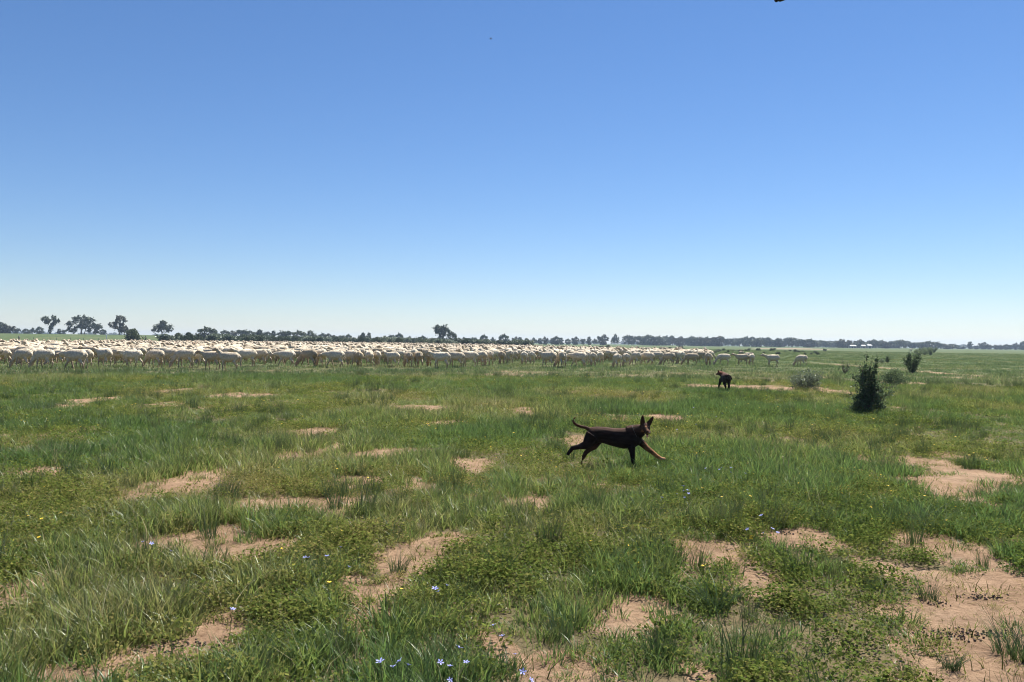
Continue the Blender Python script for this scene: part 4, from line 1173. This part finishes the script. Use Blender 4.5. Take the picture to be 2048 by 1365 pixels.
# the kelpie in full stride: x forward, y to its left; the camera sees its right side
HP = Vector((.290, -.040, .495))                       # middle of the skull
FD_ = Vector((.27, -.90, -.36)).normalized()            # where the face points
sideV = FD_.cross(Vector((0, 0, 1))).normalized(); upV = sideV.cross(FD_)
roll = 0.12
sideV, upV = (sideV * math.cos(roll) + upV * math.sin(roll)), (upV * math.cos(roll) - sideV * math.sin(roll))
b = Buf()
b.tube([(-.400, 0, .425), (-.375, 0, .415), (-.30, 0, .400), (-.20, 0, .392), (-.08, 0, .368), (.04, 0, .357), (.14, 0, .362), (.21, 0, .375), (.25, 0, .385)],
       [(.03, .04), (.066, .070), (.086, .095), (.082, .100), (.087, .110), (.096, .127), (.092, .124), (.072, .094), (.03, .04)], 16)
b.ball((-.315, -.035, .375), (.085, .055, .095), 12, 8); b.ball((-.315, .035, .375), (.085, .055, .095), 12, 8)       # thighs
b.ball((.140, -.052, .355), (.070, .045, .095), 12, 8); b.ball((.150, .052, .355), (.070, .045, .095), 12, 8)         # shoulders
b.tube([(.10, 0, .405), (.155, -.004, .425), (.215, -.012, .445), (.262, -.020, .470)], [(.082, .108), (.078, .100), (.070, .088), (.060, .072)], 14)   # neck
# head: skull, cheeks, muzzle, lower jaw
b.ball(HP, (.063, .063, .061), 14, 10)
b.tube([HP - FD_ * .045, HP + FD_ * .02, HP + FD_ * .05, HP + FD_ * .085, HP + FD_ * .125, HP + FD_ * .142], [(.045, .045), (.056, .052), (.047, .043), (.035, .031), (.029, .025), (.018, .015)], 12, up=upV)
b.tube([HP + FD_ * .02 - upV * .030, HP + FD_ * .07 - upV * .034, HP + FD_ * .112 - upV * .036], [(.034, .018), (.025, .014), (.015, .010)], 10, up=upV)
for s in (-1, 1):                                        # pricked ears
    e0 = HP - FD_ * .012 + sideV * (s * .034) + upV * .034
    e1 = e0 + sideV * (s * .014) + upV * .040
    e2 = e0 + sideV * (s * .026) + upV * .084
    e3 = e0 + sideV * (s * .034) + upV * .122
    b.tube([e0 - upV * .02, e0, e1, e2, e3], [(.026, .018), (.032, .018), (.033, .013), (.025, .010), (.007, .005)], 10, up=FD_)
def limb(pts, rr):
    b.tube(pts, rr, 10)
# near (right) foreleg, upright
limb([(.140, -.060, .34), (.128, -.066, .255), (.140, -.064, .190), (.146, -.062, .135), (.150, -.062, .075), (.156, -.062, .028), (.185, -.062, .012)],
     [(.050, .064), (.040, .052), (.029, .034), (.027, .029), (.022, .023), (.027, .026), (.020, .016)])
# far (left) foreleg, reaching forward
limb([(.190, .050, .345), (.262, .056, .300), (.325, .060, .236), (.390, .060, .190), (.448, .060, .142), (.500, .060, .112), (.552, .060, .110)],
     [(.050, .058), (.042, .046), (.032, .035), (.026, .028), (.024, .025), (.028, .022), (.018, .014)])
# near (right) hind leg, kicked out behind
limb([(-.335, -.050, .395), (-.385, -.060, .315), (-.425, -.062, .268), (-.500, -.062, .250), (-.575, -.062, .234), (-.610, -.062, .190), (-.638, -.062, .148)],
     [(.062, .090), (.054, .072), (.045, .054), (.031, .033), (.026, .028), (.022, .024), (.023, .019)])
# far (left) hind leg, pushing off the ground
limb([(-.290, .050, .380), (-.282, .058, .305), (-.320, .060, .245), (-.375, .060, .205), (-.415, .060, .165), (-.445, .060, .100), (-.470, .060, .035), (-.440, .060, .012)],
     [(.062, .090), (.056, .068), (.043, .050), (.032, .035), (.026, .028), (.022, .023), (.025, .022), (.019, .015)])
b.tube([(-.37, 0, .455), (-.42, 0, .478), (-.475, .004, .488), (-.525, .006, .505), (-.560, .004, .530), (-.575, 0, .560), (-.562, 0, .588), (-.540, 0, .602)],
       [.026, .022, .019, .018, .017, .015, .012, .006], 10)
dog_me = remeshed(b, 'running_dog', 0.0066, 3, 0.6)
co = get_co(dog_me).copy()
n = len(co)
nrm = np.empty(n * 3, dtype=np.float32); dog_me.vertices.foreach_get('normal', nrm); nrm = nrm.reshape(-1, 3)
top = np.clip((co[:, 2] - .40) / .08, 0, 1)
c = DARK * (1 - .75 * top[:, None]) + BROWN * .75 * top[:, None]
tail = np.clip((-.40 - co[:, 0]) / .05, 0, 1) * np.clip((co[:, 2] - .44) / .03, 0, 1)
c = c * (1 - tail[:, None]) + BROWN * 1.05 * tail[:, None]
def paint(c, wgt, colr):
    w_ = np.clip(wgt, 0, 1)[:, None]
    return c * (1 - w_) + colr * w_
def near(p, rad, soft=.4):
    d_ = np.linalg.norm(co - np.array(p), axis=1)
    return np.clip((rad - d_) / (rad * soft), 0, 1)
c = paint(c, near(HP, .10) * .5, BROWN)
for (tt, rad_, wgt) in ((.075, .036, .8), (.105, .032, 1.0), (.13, .024, .9)):
    c = paint(c, near(HP + FD_ * tt, rad_) * wgt, TAN)
for s in (-1, 1):
    c = paint(c, near(HP + FD_ * .048 + sideV * (s * .018) + upV * .040, .014) * .85, TAN)
    c = paint(c, near(HP + FD_ * .045 + sideV * (s * .042) - upV * .026, .022) * .55, TAN)
fl_ = np.clip((co[:, 0] - .25) / .05, 0, 1) * np.clip((.33 - co[:, 2]) / .04, 0, 1)
c = paint(c, fl_ * (0.35 + 0.65 * np.clip((co[:, 0] - .36) / .08, 0, 1)) * .95, TAN)
c = paint(c, np.clip((co[:, 0] - .47) / .05, 0, 1) * .85, np.array([.52, .36, .22]))
c = paint(c, fl_ * (nrm[:, 2] > .2) * .7, TAN)
hl = np.clip((-.26 - co[:, 0]) / .03, 0, 1) * np.clip((.30 - co[:, 2]) / .05, 0, 1) * (co[:, 1] > .0)
c = paint(c, hl * .35, BROWN * 1.3)
c = paint(c, np.clip((.035 - co[:, 2]) / .02, 0, 1) * .7, TAN * .6)
for s in (-1, 1):                                        # darker ear cups
    e_ = HP + FD_ * .006 + sideV * (s * .054) + upV * .085
    c = paint(c, near(e_, .035) * (nrm @ np.array(FD_) > .3) * .6, np.array([.05, .022, .016]))
set_col(dog_me, c)
dog_me.materials.append(M_COAT)
dx, dy, dz = ground(1240, 936)
DS = dy / F / 0.00605
dog = link('dog', dog_me, (dx, dy, dz), R(-4), DS)
tag(dog, 'chocolate brown dog with tan muzzle, bounding broadside and looking round', 'dog')
for s in (-1, 1):
    e = Buf(); p = HP + FD_ * .050 + sideV * (s * .029) + upV * .017
    e.ball((0, 0, 0), .0082, 10, 7); link('eye', e.mesh('eye', M_EYE), p, parent=dog)
e = Buf(); e.ball((0, 0, 0), (.0125, .0125, .010), 10, 7); link('nose', e.mesh('nose', M_NOSE), HP + FD_ * .146 + upV * .006, parent=dog)
e = Buf(); q = HP + FD_ * .10 - upV * .040
e.tube([q, q + FD_ * .018 - upV * .012, q + FD_ * .022 - upV * .032], [(.010, .004), (.011, .003), (.006, .002)], 8, up=FD_); link('tongue', e.mesh('tongue', M_TONGUE), parent=dog)
# collar round the neck
e = Buf(); ctr = Vector((.178, -.007, .432)); ax = Vector((.75, -.10, .36)).normalized()
u_ = ax.cross(Vector((0, 1, 0))).normalized(); w_ = ax.cross(u_)
ring = [ctr + u_ * (.093 * math.cos(t)) + w_ * (.074 * math.sin(t)) for t in np.linspace(0, 2 * math.pi, 25)]
e.tube(ring, [(.0075, .003)] * 25, 6, up=ax)
coll = link('collar', e.mesh('collar', M_STRAP), parent=dog)
e = Buf(); e.box((0, 0, 0), (.014, .004, .016)); link('buckle', e.mesh('buckle', M_METAL, False), ctr + u_ * .035 + w_ * -.074 + Vector((0, 0, .014)), parent=coll)

# the second dog, trotting away from the camera
b = Buf()
b.tube([(-.33, 0, .42), (-.30, 0, .41), (-.22, 0, .40), (-.08, 0, .385), (.06, 0, .38), (.17, 0, .39), (.23, 0, .41), (.26, 0, .42)],
       [(.03, .04), (.075, .08), (.095, .105), (.10, .115), (.10, .125), (.09, .11), (.06, .08), (.03, .04)], 14)
b.ball((-.24, .05, .36), (.09, .055, .11), 10, 8); b.ball((-.24, -.05, .36), (.09, .055, .11), 10, 8)
hp2 = Vector((.30, .090, .485)); f2 = Vector((.80, .55, -.22)).normalized()
b.tube([(.14, 0, .43), (.20, .03, .455), (.255, .065, .475), hp2], [(.075, .085), (.066, .075), (.058, .062), (.05, .05)], 12)
b.ball(hp2, .058, 12, 8)
b.tube([hp2 - f2 * .02, hp2 + f2 * .05, hp2 + f2 * .10, hp2 + f2 * .14], [(.045, .045), (.040, .036), (.026, .024), (.016, .014)], 10)
s2 = f2.cross(Vector((0, 0, 1))).normalized()
for s in (-1, 1):
    e0 = hp2 + s2 * (s * .035) + Vector((0, 0, .035))
    b.tube([e0 - Vector((0, 0, .02)), e0 + s2 * (s * .012) + Vector((0, 0, .035)), e0 + s2 * (s * .03) + Vector((0, 0, .07))], [(.022, .014), (.022, .01), (.005, .005)], 8, up=f2)
for pts, rr in (([(.16, .085, .36), (.15, .10, .26), (.18, .125, .16), (.20, .135, .06), (.22, .135, .02)], [(.04, .05), (.032, .036), (.022, .024), (.018, .018), (.019, .014)]),
                ([(.16, -.085, .36), (.12, -.10, .26), (.08, -.115, .17), (.03, -.12, .10), (-.01, -.12, .07)], [(.04, .05), (.032, .036), (.022, .024), (.018, .018), (.017, .013)]),
                ([(-.25, .05, .38), (-.22, .05, .28), (-.30, .035, .19), (-.29, .025, .10), (-.30, .02, .03), (-.27, .02, .012)], [(.06, .08), (.045, .06), (.026, .03), (.02, .02), (.02, .02), (.018, .013)]),
                ([(-.25, -.05, .38), (-.20, -.055, .28), (-.26, -.045, .19), (-.22, -.03, .10), (-.20, -.025, .03), (-.17, -.025, .012)], [(.06, .08), (.045, .06), (.026, .03), (.02, .02), (.02, .02), (.018, .013)])):
    b.tube(pts, rr, 9)
b.tube([(-.31, -.01, .46), (-.35, -.03, .465), (-.375, -.075, .435), (-.385, -.098, .375), (-.39, -.105, .31)], [.024, .021, .019, .016, .007], 9)
me2 = remeshed(b, 'trotting_dog', 0.011, 3, 0.5)
co = get_co(me2)
w = np.clip((co[:, 2] - .44) / .05, 0, 1) * np.clip((co[:, 0] + .1) / .3, 0.45, 1)
c = DARK[None] * 2.2 * (1 - w[:, None]) + np.array([.13, .045, .022]) * w[:, None]
set_col(me2, c); me2.materials.append(M_COAT)
x, y, z = ground(1450, 788)
d2 = link('dog', me2, (x, y, z), R(84), 1.15)
tag(d2, 'black and rusty brown dog trotting away towards the sheep, rump showing', 'dog')

# ------------------------------------------------------------------ tussocks, flowers, droppings, flies
def tuss(name, n, radius, h0, h1, w, lean, seed, mat, wind=.05):
    q = blade_clump(n, radius, h0, h1, w, lean, 3, seed, .4, wind)
    return mk_mesh(name, q[0], q[1], mat, False, fattr={'tip': q[2], 'leaf': q[3]})
T_UP = [tuss('tussock', 120, .10, .12, .36, .0042, .55, 700 + k, M_TUSS) for k in range(4)]
T_WIDE = [tuss('tussock_wide', 130, .10, .16, .36, .0065, .85, 710 + k, M_TUSS, .12) for k in range(3)]
T_GREY = tuss('tussock_grey', 260, .17, .14, .36, .004, .8, 720, M_TUSS)
T_DRY = tuss('dry_clump', 220, .10, .16, .36, .007, .8, 730, M_BRUSH)
def tuft(me, px, base, hpx, label, group=None, name='grass_tussock', cat='tussock'):
    x, y, z = ground(px, base)
    s = hpx / F * y / 0.33
    o = link(name, me, (x, y, z), random.random() * 6.28, s)
    tag(o, label, cat, group)
tuft(T_GREY, 88, 826, 38, 'rounded grey-green tussock standing alone amid short grass towards the flock')
tuft(T_DRY, 410, 783, 20, 'small dry rusty-brown brush clump standing in green grass', None, 'dry_brush', 'shrub')
tuft(T_GREY, 1862, 1060, 60, 'bushy grey-green tussock just behind the largest sand patch')
tuft(T_GREY, 2040, 1312, 95, 'dense dark bushy tussock growing on the largest sand patch')
tuft(T_WIDE[0], 1902, 1338, 52, 'sparse splayed grass tuft growing out of open sand')
tuft(T_WIDE[1], 500, 1362, 95, 'big splayed broad-bladed tussock with arching leaves')
tuft(T_WIDE[2], 1430, 1220, 95, 'tall tussock with splayed blades leaning over a sand patch')
for (px, by, h) in [(797, 1145, 58), (785, 1075, 55), (1000, 1150, 75), (1120, 1280, 75), (1108, 1040, 50), (1248, 1070, 45), (370, 1225, 65), (682, 1310, 80), (1857, 1200, 58), (1815, 1358, 60), (1670, 1050, 45), (445, 985, 45),
                    (720, 950, 42), (440, 1000, 40), (1395, 955, 40), (1330, 935, 35), (1640, 1050, 55), (560, 1140, 40), (1500, 1240, 60), (640, 1150, 50), (1740, 1180, 50), (1180, 1010, 48), (1560, 1330, 70), (930, 1200, 60),
                    (260, 1120, 55), (120, 1180, 60), (880, 1000, 45), (1470, 1040, 50), (1950, 1075, 45), (1300, 1110, 50), (1020, 870, 24), (1545, 880, 26), (1245, 890, 24), (620, 905, 28), (330, 880, 26), (1800, 880, 30), (1930, 860, 28)]:
    gx0, gy0, _ = ground(px, by)
    if float(bare_field(np.array([gx0]), np.array([gy0]))[0]) > 0.3:
        tuft(random.choice(T_UP), px, by, h, 'dark upright tussock of fine stiff blades rising beside bare sand', 'dark upright tussocks by sand')
    else:
        tuft(random.choice(T_UP), px, by, h, 'dark upright tussock of fine stiff blades among the pasture grass', 'dark upright tussocks')

def petal_mesh(name, np_, rp, mat, stem_h, tilt, stem_r, wide):
    b = Buf(); V = []; Fq = []
    top = Vector((.25 * stem_h * tilt, 0, stem_h))
    for k in range(np_):
        a = 2 * math.pi * k / np_
        d = Vector((math.cos(a), math.sin(a), .25)); s = Vector((-math.sin(a), math.cos(a), 0))
        V += [tuple(top + d * rp * .15), tuple(top + d * rp * .6 + s * rp * wide), tuple(top + d * rp * 1.0), tuple(top + d * rp * .6 - s * rp * wide)]
        Fq.append((4 * k, 4 * k + 1, 4 * k + 2, 4 * k + 3))
    b.add(V, Fq)
    b.ball(top, (rp * .28, rp * .28, rp * .2), 6, 4)
    me = b.mesh(name, mat, False)
    nf = len(me.polygons)
    b2 = Buf(); b2.v = b.v; b2.f = list(b.f); b2.n = b.n
    b2.tube([(0, 0, 0), (.08 * stem_h * tilt, 0, stem_h * .5), tuple(top)], [stem_r, stem_r, stem_r * .8], 4)
    me = b2.mesh(name, mat, False); me.materials.append(M_STEM)
    for p in list(me.polygons)[nf:]:
        p.material_index = 1
    return me
YEL = [petal_mesh('yellow_flower', 7, .016, M_YEL, .13, .5, .0014, .26), petal_mesh('yellow_flower_b', 6, .013, M_YEL, .10, -.4, .0014, .28)]
BLU = [petal_mesh('blue_flower', 5, .018, M_BLUE, .25, .4, .0013, .24), petal_mesh('blue_flower_b', 5, .015, M_BLUE, .21, -.5, .0013, .26)]
blue_px = [(866, 1176), (867, 1184), (916, 1178), (855, 1296), (884, 1294), (891, 1304), (857, 1312), (886, 1316), (919, 1312), (1025, 1258), (1026, 1276), (1029, 1295), (1034, 1303), (1010, 1318), (782, 1345), (805, 1357), (790, 1364), (776, 1348),
           (1443, 936), (1450, 930), (1441, 940), (1462, 940), (1478, 952), (1423, 941), (1363, 976), (1385, 978), (1345, 986), (1352, 990), (1360, 988), (1318, 996), (1371, 988), (1526, 1042), (1532, 1036), (1523, 1052), (1541, 1057), (1557, 1062), (1540, 1034),
           (300, 1078), (300, 1084), (317, 1093), (637, 1099), (649, 1116), (636, 1118), (670, 1130), (683, 1097), (452, 1212), (1388, 854), (1432, 818), (1434, 826), (1425, 824), (1368, 854), (1384, 820)]
for (px, py) in blue_px:
    x, y, z = ground(px, py)
    # the flower head is what the pixel shows; its foot is nearer by the height of the stem
    k = 1 - .22 / HCAM
    x, y = x * k, y * k
    o = link('blue_wildflower', random.choice(BLU), (x, y, tz(x, y)), random.random() * 6.28, random.uniform(.85, 1.15))
    o.rotation_euler = (random.gauss(0, .22), random.gauss(0, .3), random.random() * 6.28)
    tag(o, 'pale blue star-shaped wildflower on a thin stem in the grass', 'flower', 'blue wildflowers')
xs, ys, ds = sector(6000, 3.2, 11.5, 1.0)
bb = bare_field(xs, ys); ww = fbm(xs * .8, ys * .6, 3, 171.0)
kk = np.nonzero((ww > .54) & (bb < .75) & (np.abs(xs / ys) < .63))[0]
rng.shuffle(kk)
for i in kk[:150]:
    o = link('yellow_wildflower', YEL[int(rng.integers(2))], (xs[i], ys[i], tz(xs[i], ys[i])), random.random() * 6.28, random.uniform(.5, 1.0))
    o.rotation_euler = (random.gauss(0, .35), random.gauss(0, .35), random.random() * 6.28)
    tag(o, 'tiny yellow daisy-like wildflower low among leaves near sand', 'flower', 'yellow wildflowers')
C_YEL = proto_coll('yellow_far', YEL)
xs, ys, ds = sector(9000, 11.5, 32, .7)
ww = fbm(xs * .8, ys * .6, 3, 171.0); bb = bare_field(xs, ys)
kk = (ww > .57) & (rng.random(len(xs)) < .14); xs, ys = xs[kk], ys[kk]; m = len(xs)
scatter('far_yellow_flowers', 'specks of yellow flowers sprinkled over the middle ground', 'flowers', C_YEL, 2, xs, ys, rng.random(m) * 6.28, np.zeros(m), np.zeros(m), .9 + .5 * rng.random(m), rng.random(m))

def dung(px, py, n, sx, sy, label):
    x, y, z = ground(px, py); b = Buf()
    for k in range(n):
        ox, oy = random.gauss(0, sx), random.gauss(0, sy)
        b.ball((ox, oy, tz(x + ox, y + oy) - z + .006 + (.009 if random.random() < .3 else 0)), (random.uniform(.005, .009), random.uniform(.004, .007), random.uniform(.003, .006)), 6, 4, Matrix.Rotation(random.random() * 3, 3, 'Z'))
    tag(link('dung_pile', b.mesh('dung_pile', M_DUNG), (x, y, z)), label, 'dung')
dung(1905, 1272, 85, .09, .05, 'largest scatter of dark dung pellets on the open sand')
dung(1982, 1269, 40, .075, .025, 'narrow streak of dark dung pellets beside the largest scatter')
dung(1963, 1197, 55, .09, .03, 'dark dung pellets at the grassy back of the largest sand patch')
dung(1870, 1210, 16, .05, .03, 'few dung crumbs beside the upright tuft on sand')
dung(1575, 1068, 22, .06, .03, 'small dark dung heap lying in grass beyond blue flowers')
dung(400, 1292, 26, .10, .03, 'thin dark crumbs of dung along the splayed tussock sand patch')

def fly(px, py, D, size, rz, label):
    v = ray(px, py); p = Vector((0, 0, HCAM)) + v * D
    e = link('fly', None, p, rz); e.empty_display_size = .01; e.scale = (size, size, size)
    b = Buf(); b.tube([(-.5, 0, 0), (-.3, 0, 0), (0, 0, .02), (.2, 0, .03), (.33, 0, .02)], [.05, .17, .20, .19, .08], 10); link('body', b.mesh('fly_body', M_FLY), parent=e)
    b = Buf(); b.ball((.42, 0, .02), (.12, .16, .13), 8, 6); link('head', b.mesh('fly_head', M_FLY), parent=e)
    for s in (-1, 1):
        b = Buf(); b.tube([(.1, s * .1, .18), (-.2, s * .35, .26), (-.55, s * .5, .28), (-.7, s * .5, .27)], [(.05, .008), (.14, .006), (.14, .006), (.03, .004)], 8); link('wing', b.mesh('fly_wing', M_WING), parent=e)
    tag(e, label, 'insect')
fly(982, 78, 2.4, .0060, .6, 'tiny dark fly hanging in the clear blue sky')
fly(1564, -3, 1.1, .021, 2.2, 'larger dark fly high in the sky, caught by the picture edge'.replace(', caught by the picture edge', ' over the long wood'))

# ------------------------------------------------------------------ the air between here and the far trees
hb = Buf(); hb.box((0, 0, 11.0), (6900, 6900, 30.0))
hz = hb.mesh('haze', None, False)
mh, nt, out = new_mat('haze_air')
pv = nt.nodes.new('ShaderNodeVolumePrincipled')
pv.inputs['Color'].default_value = (0.50, 0.63, 0.84, 1)
pv.inputs['Density'].default_value = 0.00023
pv.inputs['Anisotropy'].default_value = 0.2
nt.links.new(pv.outputs[0], out.inputs['Volume'])
hz.materials.append(mh)
ho = link('haze', hz); ho['kind'] = 'stuff'
